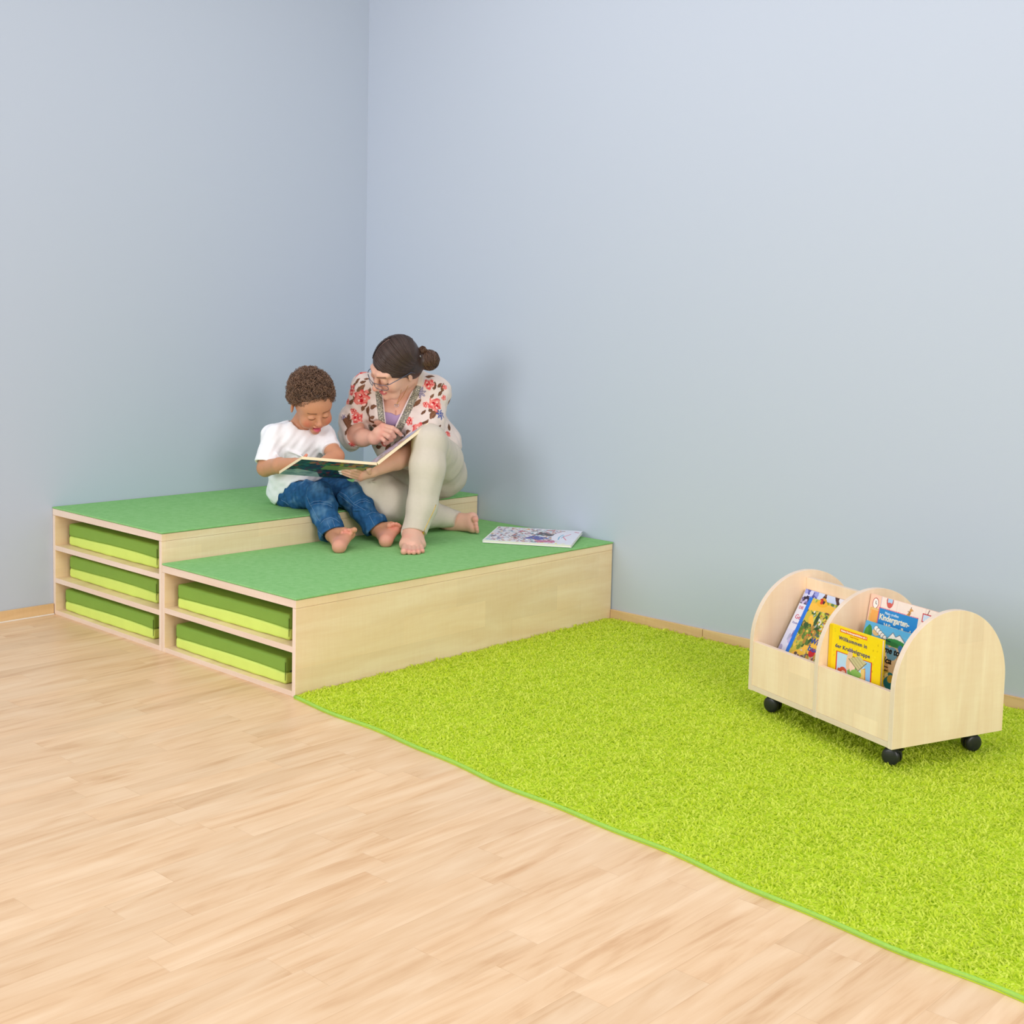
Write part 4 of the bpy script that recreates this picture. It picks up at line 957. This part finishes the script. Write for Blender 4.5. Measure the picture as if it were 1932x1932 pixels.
# tuft above the bun
tp = []
tc0 = np.array([.034, -.112, .016])
for i in range(60):
    ax_ = nrm(np.array([.2, -.6, .5])+g.normal(0, .35, 3)); e1 = nrm(np.cross(ax_, (1, 0, .1))); e2 = np.cross(ax_, e1); th_ = g.uniform(0, 6.28)+np.linspace(0, g.uniform(2, 4), 16); lat = g.uniform(-.8, .9)
    tp.append(tc0+.0165*g.uniform(.85, 1.08)*(math.sqrt(1-lat*lat)*(np.cos(th_)[:, None]*e1+np.sin(th_)[:, None]*e2)+lat*ax_))
tp = np.array(tp); V3, F3 = strands(tp, np.full(tp.shape[:2], .0017), 4)
o = link('hair_tuft', fastmesh('hair_tuft', hc+V3@np.stack(HR), F3[:, ::-1], np.tile(lin(92, 62, 44), (len(V3), 1))), M['hair'], None, True); adopt(o, WR)
def lens_loop(s_, n=36):
    pts = []
    for i in range(n):
        a = 2*PI*i/n; x = .0285*np.sign(math.cos(a))*abs(math.cos(a))**.5; z = .0125*np.sign(math.sin(a))*abs(math.sin(a))**.6
        e = s_*(.0335+s_*x if False else .0335)+x
        pts.append(hp(e, .1145-.35*abs(abs(e)-.0)*abs(e)/.06, -.0205+z))
    return pts
gl_ = empty('glasses', hp(0, .1, -.01)); adopt(gl_, WR)
fr_ = MB()
for s_ in (-1, 1): fr_.tube(lens_loop(s_), .0012, 8, True)
fr_.tube([hp(-.0075, .1145, -.010), hp(0, .117, -.008), hp(.0075, .1145, -.010)], .0014, 8)
for s_ in (-1, 1): fr_.tube([hp(s_*.060, .092, -.006), hp(s_*.067, .084, -.005), hp(s_*.076, .03, -.004), hp(s_*.079, -.012, -.004), hp(s_*.076, -.030, -.022)], .0016, 8)
o = fr_.build('glasses_frame', M['frame'], None, True); adopt(o, gl_)
for s_ in (-1, 1):
    pts = lens_loop(s_); c_ = np.mean(pts, 0); bm = bmesh.new(); vs_ = [bm.verts.new(Vector(c_+(p_-c_)*.97)) for p_ in pts]; bm.faces.new(vs_)
    me = bpy.data.meshes.new('lens'); bm.to_mesh(me); bm.free(); o = link('lens', me, M['lens']); adopt(o, gl_)
BT = bvh(body)
surf_tube('necklace_chain', BT, [(757, 735), (753, 752), (748, 763.5)], .0006, M['gold'], WR, .0008)
surf_tube('necklace_chain', BT, [(770, 728), (760, 748), (748, 763.5)], .0006, M['gold'], WR, .0008)
hb_ = hit(BT, 748, 766, .0022); hn = VZ
hp_ = [hb_+.0075*(VX*(16*math.sin(a)**3)/16+VY*((13*math.cos(a)-5*math.cos(2*a)-2*math.cos(3*a)-math.cos(4*a))/16)) for a in np.linspace(0, 2*PI, 28, endpoint=False)]
o = MB().tube(hp_, .0012, 6, True).build('heart_pendant', M['metal'], None, True); adopt(o, WR)
# nails
def nail(tip, prev, out_, r_, root):
    d_ = nrm(tip-prev); nn = nrm(out_-d_*(out_@d_)); b_ = np.cross(d_, nn)
    bm = bmesh.new(); ring = []
    c_ = tip+nn*r_*.80+d_*r_*.35
    for i in range(14):
        a = 2*PI*i/14; ring.append((c_+d_*r_*1.05*math.cos(a)+b_*r_*.62*math.sin(a)-nn*r_*.10*(math.sin(a)**2)))
    A_ = [bm.verts.new(Vector(p_)) for p_ in ring]; B_ = [bm.verts.new(Vector(p_-nn*.0012)) for p_ in ring]
    bm.faces.new(A_); bm.faces.new(B_[::-1])
    for i in range(14): bm.faces.new((A_[i], B_[i], B_[(i+1) % 14], A_[(i+1) % 14]))
    bmesh.ops.recalc_face_normals(bm, faces=bm.faces); me = bpy.data.meshes.new('fingernail'); bm.to_mesh(me); bm.free()
    o = link('fingernail', me, M['nail'], None, True); adopt(o, root)
nail(P(756.5, 820.5, 5.055), P(749.5, 813.5, 5.042), VZ*.8+VY*.7, .0082, WR)
for tip, prev in ((P(657, 882.8, 4.838), P(663, 883.5, 4.836)), (P(646, 885.2, 4.836), P(653, 886.5, 4.833)), (P(643, 889, 4.846), P(650, 890.8, 4.842)), (P(645, 893.3, 4.858), P(652.5, 896, 4.856))): nail(tip, prev, VZ*.9-VY*.1, .0070, WR)
nail(P(699.5, 882, 4.828), P(695, 886.5, 4.832), VZ*.9+VX*.5, .0075, WR)
# ---------------------------------------------------------------- boy
BR = empty('person', onz(560, 945, .411))
tag(BR, 'small boy with curly brown hair, white T-shirt and jeans, sitting with an open book', 'person')
hb = at(588, 760, 4.975); QR, QM, qp, ql = headframe(hb, 41, -27, -10)
b = dict(pel=at(572, 918, 5.12), hipR=at(546, 930, 5.09), hipL=at(601, 922, 5.14), kneeR=at(603, 937, 4.94), ankR=at(628, 1009, 4.845), kneeL=at(663, 935, 5.0), ankL=at(713, 999, 4.955),
         shR=at(517, 824, 5.0), shL=at(609, 822, 5.08), neck=at(562, 802, 5.05), elR=at(501, 883, 4.96), wrR=at(556, 873.5, 4.815), elL=at(634, 861, 5.0), wrL=at(606, 876, 4.92))
bl = nrm(b['shL']-b['shR']); bu = nrm(b['neck']-b['pel']); bf = np.cross(bl, bu); bf = bf if bf@VZ > 0 else -bf; bf = nrm(bf); bl = nrm(np.cross(bu, bf)) if np.cross(bu, bf)@bl > 0 else -nrm(np.cross(bu, bf)); BRt = [bl, bf, bu]
def btorso(S, off):
    S.ell(at(563, 840, 5.06), BRt, (.086+off, .066+off, .09+off), .03); S.ell(at(563, 888, 5.09), BRt, (.085+off, .078+off, .075+off), .04)
    S.rc(b['shR'], b['shL'], .036+off, .036+off, .04)
S = SDF(np.array([.36, -1.12, .295]), np.array([1.06, -.54, .93]), .0024)
btorso(S, -.002); S.ell(b['pel'], BRt, (.085, .07, .06), .03)
S.rc(at(563, 806, 5.05), qp(0, -.02, -.055), .037, .038, .02)
S.ell(qp(0, -.012, .024), QR, (.069, .090, .078), .01); S.ell(qp(0, .026, -.036), QR, (.056, .057, .055), .03); S.sph(qp(0, .060, -.088), .017, .022); S.ell(qp(0, .045, .022), QR, (.058, .036, .042), .03)
for s_ in (-1, 1):
    S.sph(qp(s_*.037, .055, -.042), .0255, .02); S.sph(qp(s_*.027, .089, -.008), .012, .012, 's'); S.ell(qp(s_*.027, .0755, -.010), QR, (.0145, .0115, .0105), .004)
    S.sph(qp(s_*.0085, .089, -.040), .0062, .005)
    Ra = [nrm(QR[0]+s_*-.5*QR[1]), nrm(QR[1]+s_*.5*QR[0]), QR[2]]
    S.ell(qp(s_*.072, -.014, -.014), Ra, (.0065, .018, .027), .004); S.ell(qp(s_*.079, -.009, -.012), Ra, (.006, .010, .016), .004, 's')
S.rc(qp(0, .083, -.008), qp(0, .094, -.033), .0075, .0085, .009); S.sph(qp(0, .0955, -.036), .0088, .006)
S.ell(qp(0, .084, -.053), QR, (.019, .009, .0045), .005); S.ell(qp(0, .074, -.0800), QR, (.0160, .010, .0058), .005)
S.ell(qp(0, .090, -.0660), QR, (.0155, .028, .0105), .003, 's'); S.ell(qp(0, .070, -.0745), QR, (.0115, .012, .0050), .003)
S.chain([b['shR'], b['elR']], [.034, .031], .015); S.chain([b['elR'], b['elR']*.5+b['wrR']*.5, b['wrR']], [.032, .029, .019], .012)
S.chain([b['shL'], b['elL']], [.034, .030], .015); S.chain([b['elL'], b['wrL']], [.031, .020], .012)
# hands on the book
S.rc(b['wrR'], at(566, 871, 4.785), .017, .015, .008)
finger(S, [at(569, 869, 4.775), at(574, 864, 4.765), at(578, 858.5, 4.760)], .0072); finger(S, [at(565, 871, 4.775), at(567.5, 868, 4.762), at(569, 865, 4.755)], .0072)
finger(S, [at(562, 873, 4.785), at(563, 871, 4.770), at(562, 870, 4.760)], .0068); finger(S, [at(571, 873, 4.80), at(580, 868, 4.79), at(587, 866, 4.785)], .0068); finger(S, [at(570, 876, 4.80), at(580, 873, 4.80), at(586, 872, 4.80)], .0062)
S.rc(b['wrL'], at(597, 878, 4.91), .017, .015, .008)
for q in range(4): finger(S, [at(594, 874+q*3, 4.905), at(586, 873+q*3.2, 4.90), at(580, 874+q*3.4, 4.90)], .0066)
finger(S, [at(600, 874, 4.90), at(594, 870, 4.89), at(590, 870, 4.885)], .007)
# legs and feet
S.chain([b['hipR'], b['kneeR'], b['ankR']], [.05, .036, .026], .015); S.chain([b['hipL'], b['kneeL'], b['ankL']], [.05, .036, .026], .015)
def bfoot(ank, heel, ball, tips, bases, rs, wball):
    S.rc(ank, heel, .024, .0215, .015); S.rc(heel, ball[0], .021, wball, .015); S.rc(heel, ball[1], .020, wball*.9, .015); S.rc(ank, ball[2], .024, .017, .015); S.rc(ball[0], ball[1], wball, wball*.9, .012)
    for t_, b_, r_ in zip(tips, bases, rs): S.rc(b_, t_, r_*.95, r_, .004)
heR = onz(640, 1031, MZ+.0215); heL = onz(728, 1020, MZ+.0215)
bfoot(at(628, 1008, 4.845), heR, [at(660, 1008, 4.775), at(650, 1013, 4.775), at(650, 1003, 4.79)], [at(668.5, 1000, 4.750), at(658, 1000, 4.752), at(651, 1001, 4.756), at(645.5, 1004.5, 4.762), at(663, 1007, 4.750)], [at(658, 1004, 4.768), at(654, 1005, 4.768), at(650, 1006, 4.77), at(646, 1009, 4.772), at(657, 1009, 4.768)], (.0108, .0070, .0068, .0066, .0066), .0175)
bfoot(at(713, 999, 4.955), heL, [at(733, 1003, 4.905), at(747, 999, 4.905), at(738, 992, 4.915)], [at(734.5, 991.5, 4.878), at(742.5, 988.5, 4.878), at(748, 988.5, 4.882), at(752, 990, 4.886), at(755, 992.5, 4.890)], [at(734, 996, 4.895), at(741.5, 995, 4.897), at(746, 994, 4.897), at(749, 994.5, 4.899), at(751.5, 996, 4.899)], (.0112, .0075, .0068, .0064, .0060), .0185)
S.half((0, 0, MZ), (0, 0, -1))
BK = lin(206, 148, 114); BKr = lin(206, 100, 84); BKp = lin(226, 160, 140)
def paint_b(V, n):
    L = ql(V); c = np.tile(BK, (len(V), 1)); c = mixc(c, lin(176, 116, 84), .3*smooth01(hnoise(V, 30, 4), .2, 1.6))
    for s_ in (-1, 1): c = mixc(c, BKr, .5*(1-smooth01(np.linalg.norm(L-np.array([s_*.042, .074, -.038]), axis=1), .004, .026)))
    c = mixc(c, lin(206, 136, 104), .5*(1-smooth01(np.linalg.norm(L-np.array([0, .104, -.036]), axis=1), .003, .014)))
    lip = (np.abs(L[:, 0])/.0195)**2+((L[:, 2]+.0665)/.0205)**2; c = mixc(c, lin(196, 108, 98), .75*(lip < 1)*(L[:, 1] > .060))
    mouth = (np.abs(L[:, 0])/.0160)**2+((L[:, 2]+.0665)/.0112)**2; c = mixc(c, lin(132, 44, 52), 1.0*(mouth < 1)*(L[:, 1] < .082)*(L[:, 1] > .04)); c = mixc(c, lin(216, 96, 118), 1.0*(mouth < 1)*(L[:, 2] < -.0690)*(L[:, 1] > .04)*(L[:, 1] < .084))
    for s_ in (-1, 1):
        c = mixc(c, lin(110, 74, 54), .75*(1-smooth01(segd(L, np.array([s_*.014, .086, .010]), np.array([s_*.042, .073, .010])), .0015, .0055))*(L[:, 1] > .055))
        d_ = np.sqrt(((L[:, 0]-s_*.027)/.0135)**2+((L[:, 2]+.0150-.0028*((L[:, 0]-s_*.027)/.0135)**2)/.0024)**2); c = mixc(c, lin(42, 26, 20), (d_ < 1)*(L[:, 1] > .06)*.92)
    for q in (heR, heL): c = mixc(c, BKp, .75*(1-smooth01(np.linalg.norm(V-q, axis=1), .03, .08)))
    for q in (at(655, 1003, 4.76), at(744, 992, 4.885)): c = mixc(c, lin(230, 150, 132), .75*(1-smooth01(np.linalg.norm(V-q, axis=1), .012, .034)))
    for q in (at(577, 860, 4.76), at(566, 868, 4.765)): c = mixc(c, lin(226, 136, 116), .7*(1-smooth01(np.linalg.norm(V-q, axis=1), .006, .02)))
    return c
bb = sdf_obj('body', S, M['skin'], None, paint_b); adopt(bb, BR)
# T-shirt
S = SDF(np.array([.36, -1.10, .40]), np.array([.86, -.54, .84]), .003)
btorso(S, .011)
S.ell(at(556, 902, 5.10), BRt, (.098, .094, .075), .04); S.ell(at(541, 928, 5.115), BRt, (.078, .075, .05), .04)
S.rc(b['shR'], at(503, 880, 4.965), .046, .047, .02); S.rc(b['shL'], at(626, 850, 5.02), .042, .040, .02)
S.folds(.0022, 70, 41, 8, bu); S.folds(.0014, 150, 42, 8, nrm(bu+bl))
for a_, b_, r_ in ((at(531, 826, 4.985), at(535, 866, 4.985), .004), (at(545, 850, 4.98), at(585, 868, 4.985), .003), (at(522, 856, 4.94), at(530, 868, 4.95), .004), (at(519, 893, 5.00), at(560, 886, 4.99), .004), (at(606, 836, 5.02), at(614, 856, 5.0), .004)): S.rc(a_, b_, r_, r_*.6, .012)
S.rc(at(563, 812, 5.05), qp(0, -.015, -.04), .045, .052, .006, 's')
S.half(at(508, 875, 4.965), nrm(at(503, 890, 4.955)-at(511, 852, 4.98)), (b['elR']-.06, b['elR']+np.array([.07, .05, .052])))
S.rc(b['elR']*.7+b['shR']*.3, b['elR']+(b['elR']-b['shR'])*.2, .036, .040, .003, 's')
S.half(at(624, 846, 5.02), nrm(at(634, 862, 4.99)-at(616, 830, 5.05)), (at(628, 850, 5.01)-.045, at(628, 850, 5.01)+.045))
S.prism([(517, 956), (524, 946), (536, 928), (549, 912), (566, 906), (592, 909), (622, 898), (700, 898), (700, 1000), (517, 1000)], 'sub', 0, 5.10, .003)
S.half((0, 0, H2+.0085), (0, 0, -1))
WH = lin(248, 248, 251)
ts = sdf_obj('t_shirt', S, M['cloth'], None, lambda V, n: np.tile(WH, (len(V), 1))); adopt(ts, BR)
TSB = bvh(ts)
surf_tube('neck_rib', TSB, [(544, 789), (548, 796), (556, 803), (565, 809), (574, 813)], .0022, M['cloth'], BR, .0005) if False else None
# jeans
S = SDF(np.array([.40, -1.0, .295]), np.array([1.02, -.54, .58]), .0026)
S.ell(b['pel'], BRt, (.095, .08, .062), .03)
S.chain([b['hipR'], b['kneeR']], [.060, .054], .02); S.chain([b['kneeR'], at(612, 968, 4.90), at(630, 1012, 4.845)], [.052, .049, .049], .015)
S.chain([b['hipL'], b['kneeL']], [.058, .052], .02); S.chain([b['kneeL'], at(684, 962, 4.98), at(714, 1000, 4.955)], [.050, .045, .046], .015)
S.folds(.0032, 75, 51, 9); S.folds(.0026, 170, 52, 9)
for a_, b_, r_ in ((at(566, 945, 5.0), at(585, 929, 4.93), .005), (at(580, 957, 4.93), at(600, 975, 4.87), .004), (at(604, 972, 4.85), at(632, 968, 4.86), .005), (at(597, 990, 4.86), at(612, 980, 4.85), .004), (at(668, 962, 4.93), at(690, 962, 4.93), .005), (at(655, 944, 4.95), at(672, 952, 4.95), .004), (at(570, 912, 5.03), at(592, 926, 4.92), .004)): S.rc(a_, b_, r_, r_*.6, .010)
dR = nrm(at(633, 1018, 4.83)-at(617, 978, 4.88)); dL = nrm(at(718, 1006, 4.945)-at(694, 975, 4.97))
S.half(at(628, 1008, 4.845), dR, (at(630, 1012, 4.84)-.07, at(630, 1012, 4.84)+.07)); S.half(at(711.5, 997.5, 4.955), dL, (at(716, 1002, 4.95)-.06, at(716, 1002, 4.95)+.06))
S.rc(at(630, 1013, 4.84), at(624, 996, 4.86), .0425, .036, .003, 's'); S.rc(at(713.5, 1000, 4.952), at(704, 988, 4.965), .0395, .033, .003, 's')
S.half((0, 0, MZ+.001), (0, 0, -1))
J0, J1, J2 = lin(44, 92, 138), lin(112, 154, 188), lin(24, 52, 88)
def paint_j(V, n):
    c = np.tile(J0, (len(V), 1)); f = hnoise(V, 55, 61)*.5+hnoise(V, 170, 62)*.35
    c = mixc(c, J1, .55*smooth01(f, .1, 1.3)); c = mixc(c, J2, .6*smooth01(-f, .1, 1.2))
    for q, r_ in ((at(600, 922, 4.90), .045), (at(665, 922, 4.95), .035), (at(620, 985, 4.83), .03)): c = mixc(c, J1, .45*(1-smooth01(np.linalg.norm(V-q, axis=1), .0, r_)))
    s1 = hnoise(V, 420, 63); c = c*(1+.08*s1)[:, None]
    return c
je = sdf_obj('jeans', S, M['denim'], None, paint_j); adopt(je, BR); JB = bvh(je)
M['stitch'] = plain('pale_stitching', lin(130, 160, 194), .8, .1)
for pts in ([(584, 951), (592, 946), (604, 945), (618, 947), (626, 951)], [(585, 955), (594, 951), (604, 950), (618, 952), (626, 956)], [(579, 938), (584, 950), (590, 960), (597, 974), (603, 983)], [(604, 989), (612, 980), (624, 976), (634, 980), (641, 986)], [(598, 1000), (604, 1006), (612, 1013)], [(627, 980), (632, 994)], [(617, 984), (624, 999)],
            [(530, 943), (538, 947), (545, 953)], [(639, 927), (652, 934), (668, 951), (690, 963)], [(660, 939), (672, 931), (680, 928)], [(668, 949), (678, 943), (690, 941), (697, 945)], [(669, 953), (680, 947), (690, 945), (699, 949)], [(692, 971), (703, 966), (714, 968), (722, 976)], [(697, 973), (706, 990), (712, 1000)], [(640, 934), (655, 946), (668, 956)]):
    surf_tube('stitching', JB, pts, .0005, M['stitch'], BR, .0002, 1.5)
# curls
S = SDF(hb-.16, hb+.16, .0025)
S.ell(qp(0, -.016, .032), QR, (.077, .098, .085), .01); S.half(qp(0, .069, .066), nrm(QR[1]*.85-QR[2]*.527)); S.ell(qp(0, -.045, -.012), QR, (.066, .058, .06), .02); S.half(qp(0, -.014, .010), nrm(QR[1]*.4-QR[2]*.9))
HB = lin(82, 58, 46)
hcap = sdf_obj('hair', S, M['hair'], None, lambda V, n: np.tile(HB, (len(V), 1))*(1+.25*hnoise(V, 200, 5))[:, None]); 
n_ = ql(np.array([v.co for v in hcap.data.vertices])); nn_ = np.array([v.normal for v in hcap.data.vertices])@np.stack(QR, 1); adopt(hcap, BR)
g = np.random.default_rng(19); keep = n_[:, 1]*.85-n_[:, 2]*.527 < .0235; I = g.choice(np.where(keep & (np.einsum('ij,ij->i', nn_, n_-np.array([0, -.016, .02])) > .01))[0], 2300)
cp = []
for i in I:
    p0, nn = n_[i], nn_[i]; e1 = nrm(np.cross(nn, g.normal(size=3))); e2 = np.cross(nn, e1); ax_ = nrm(e1*.9+nn*g.uniform(-.2, .9)); q1 = nrm(np.cross(ax_, nn+.01)); q2 = np.cross(ax_, q1)
    r_ = g.uniform(.0042, .0082); th_ = g.uniform(0, 6.28)+np.linspace(0, g.uniform(5, 9), 20); top = max(0, nn[2])
    ln = np.linspace(0, g.uniform(.004, .012), 20)
    cp.append(p0+nn*(.001+r_*.6+.012*top*g.uniform(0, 1)**1.5)+ax_*ln[:, None]+r_*(np.cos(th_)[:, None]*q1+np.sin(th_)[:, None]*q2))
cp = np.array(cp); Vc, Fc = strands(cp, np.full(cp.shape[:2], .00085), 3)
cc = np.repeat(lin(126, 96, 76)*g.uniform(.6, 1.55, (len(cp), 1)), 60, 0)
o = link('hair_curls', fastmesh('hair_curls', hb+Vc@np.stack(QR), Fc[:, ::-1], cc), M['hair'], None, True); adopt(o, BR)
# ---------------------------------------------------------------- open board book held between them
C_ = at(711, 872.5, 4.79); wl = vdir(-.2545, .0245, .140); sv = vdir(-.1165, -.0585, -.200)
wr = vdir(.179, .148, -.146); wr = wr-sv*((wr@sv)/(sv@sv)); wl = wl-sv*((wl@sv)/(sv@sv))
OB = empty('open_picture_book', C_+sv*.5); tag(OB, 'colourful board picture book held open between the boy and the woman', 'book')
def slab(name, w_, s_, outer):
    n = nrm(np.cross(w_, s_)); n = n if (n@outer) > 0 else -n; T_ = .0105
    mb = MB(); mb.poly([C_, C_+w_, C_+w_+s_, C_+s_], n*T_); o = mb.build(name, M['board_cream'], None); adopt(o, OB); return n, T_
nL, TLk = slab('left_boards', wl, sv, -VY); nR, TRk = slab('right_boards', wr, sv, VX-VY)
def pic(name, A, o0, ex, ey, off):
    n = nrm(np.cross(ex, ey)); me_o = A.mesh(name, M['print'], None, 0); me_o.matrix_world = bmat(o0+off, nrm(ex), nrm(ey), n); adopt(me_o, OB); return me_o
WLn, SVn, WRn = np.linalg.norm(wl), np.linalg.norm(sv), np.linalg.norm(wr)
# outside of the left half: x from fore edge to spine, y from bottom to top
A = Art(WLn, SVn, lin(34, 84, 92), .0014)
dk = [lin(24, 70, 92), lin(40, 110, 110), lin(20, 50, 84), lin(70, 60, 70), lin(140, 60, 66), lin(50, 120, 90), lin(28, 60, 60)]
A.crowd(260, (0, 0, 1, 1), dk, .015, .055, 71); A.crowd(40, (.15, .78, .95, 1), [lin(176, 180, 30), lin(60, 140, 90), lin(176, 120, 60), lin(190, 90, 60)], .015, .045, 72)
A.rect(.40, .50, .95, .76, lin(134, 160, 92)); A.crowd(24, (.1, .38, .75, .5), [lin(120, 40, 70), lin(40, 60, 100), lin(90, 140, 70)], .012, .03, 73); A.crowd(70, (.5, .05, 1, .45), [lin(24, 32, 60), lin(90, 36, 50), lin(30, 70, 50), lin(30, 60, 110)], .01, .035, 74)
A.poly([(0, 0), (.55, 0), (.42, .3), (.12, .42), (0, .3)], lin(186, 202, 214)); A.crowd(26, (.02, .02, .4, .3), [lin(160, 182, 196), lin(204, 214, 222), lin(146, 168, 182)], .015, .06, 75)
pic('cover_picture', A, C_+wl+sv+nL*TLk, -wl, -sv, nL*.0004)
# inside of the right half
A = Art(WRn, SVn, lin(206, 196, 216), .0014)
A.crowd(130, (0, 0, 1, 1), [lin(196, 150, 90), lin(216, 196, 60), lin(150, 140, 190), lin(226, 216, 236), lin(176, 110, 90), lin(120, 100, 110), lin(190, 200, 226)], .015, .06, 81); A.poly([(.72, .5), (1, .45), (1, 1), (.7, 1)], lin(178, 196, 232))
for q in range(5): A.line([(.05, .15+.2*q), (.6, .18+.2*q)], .012, lin(224, 214, 236))
A.line([(.08, .93), (.9, .93)], .02, lin(214, 190, 60)); A.line([(0, .985), (1, .985)], .012, lin(232, 226, 240))
pic('page_picture', A, C_+sv, wr, -sv, -nR*.0004)
A = Art(WLn, SVn, lin(196, 190, 170), .002); A.crowd(90, (0, 0, 1, 1), [lin(196, 150, 90), lin(216, 196, 60), lin(150, 140, 190), lin(120, 160, 90)], .02, .07, 83)
pic('page_picture', A, C_+wl+sv, -sv, -wl, -nL*.0004) if False else None
# ================================================================ light and camera
def area(name, loc, aim, size, power, col):
    l = bpy.data.lights.new(name, 'AREA'); l.shape = 'RECTANGLE'; l.size, l.size_y = size; l.energy = power; l.color = col
    o = bpy.data.objects.new(name, l); COL.objects.link(o); o.location = loc
    o.rotation_euler = (Vector(aim)-Vector(loc)).to_track_quat('-Z', 'Y').to_euler(); return o
area('left_soft_light', (1.2, -6.4, 1.75), (1.4, -.4, .75), (2.4, 1.8), 106, (.97, .975, 1.0))  # unseen soft light from camera left, throws shadows right; actual source unknown
area('right_soft_light', (6.4, -2.9, 1.8), (0.6, -1.0, .6), (2.0, 1.8), 86, (1.0, .955, .92))  # unseen soft light from camera right, for the left wall; actual source unknown
area('overhead_fill', (2.3, -1.9, 2.93), (2.3, -1.9, 0), (3.2, 3.0), 36, (1.0, .97, .96))  # added fill from above, brightens floor, mats and other top surfaces
w = bpy.data.worlds.new('room_light'); SC.world = w; w.use_nodes = True
bg = w.node_tree.nodes['Background']; bg.inputs[0].default_value = (.97, .96, 1.0, 1); bg.inputs[1].default_value = .52
cam = bpy.data.cameras.new('camera'); co = bpy.data.objects.new('camera', cam); COL.objects.link(co)
cam.sensor_width = 36; cam.sensor_fit = 'HORIZONTAL'; cam.lens = FOC/1932*36; cam.shift_y = -150.5427/1932; cam.clip_start = .05
co.matrix_world = Matrix(((VX[0], VY[0], -VF[0], CAM[0]), (VX[1], VY[1], -VF[1], CAM[1]), (VX[2], VY[2], -VF[2], CAM[2]), (0, 0, 0, 1)))
SC.camera = co
vs = SC.view_settings; vs.view_transform = 'Standard'; vs.look = 'None'; vs.exposure = 0.0; vs.gamma = 1.0; vs.use_curve_mapping = False
SC.cycles.max_bounces = 6
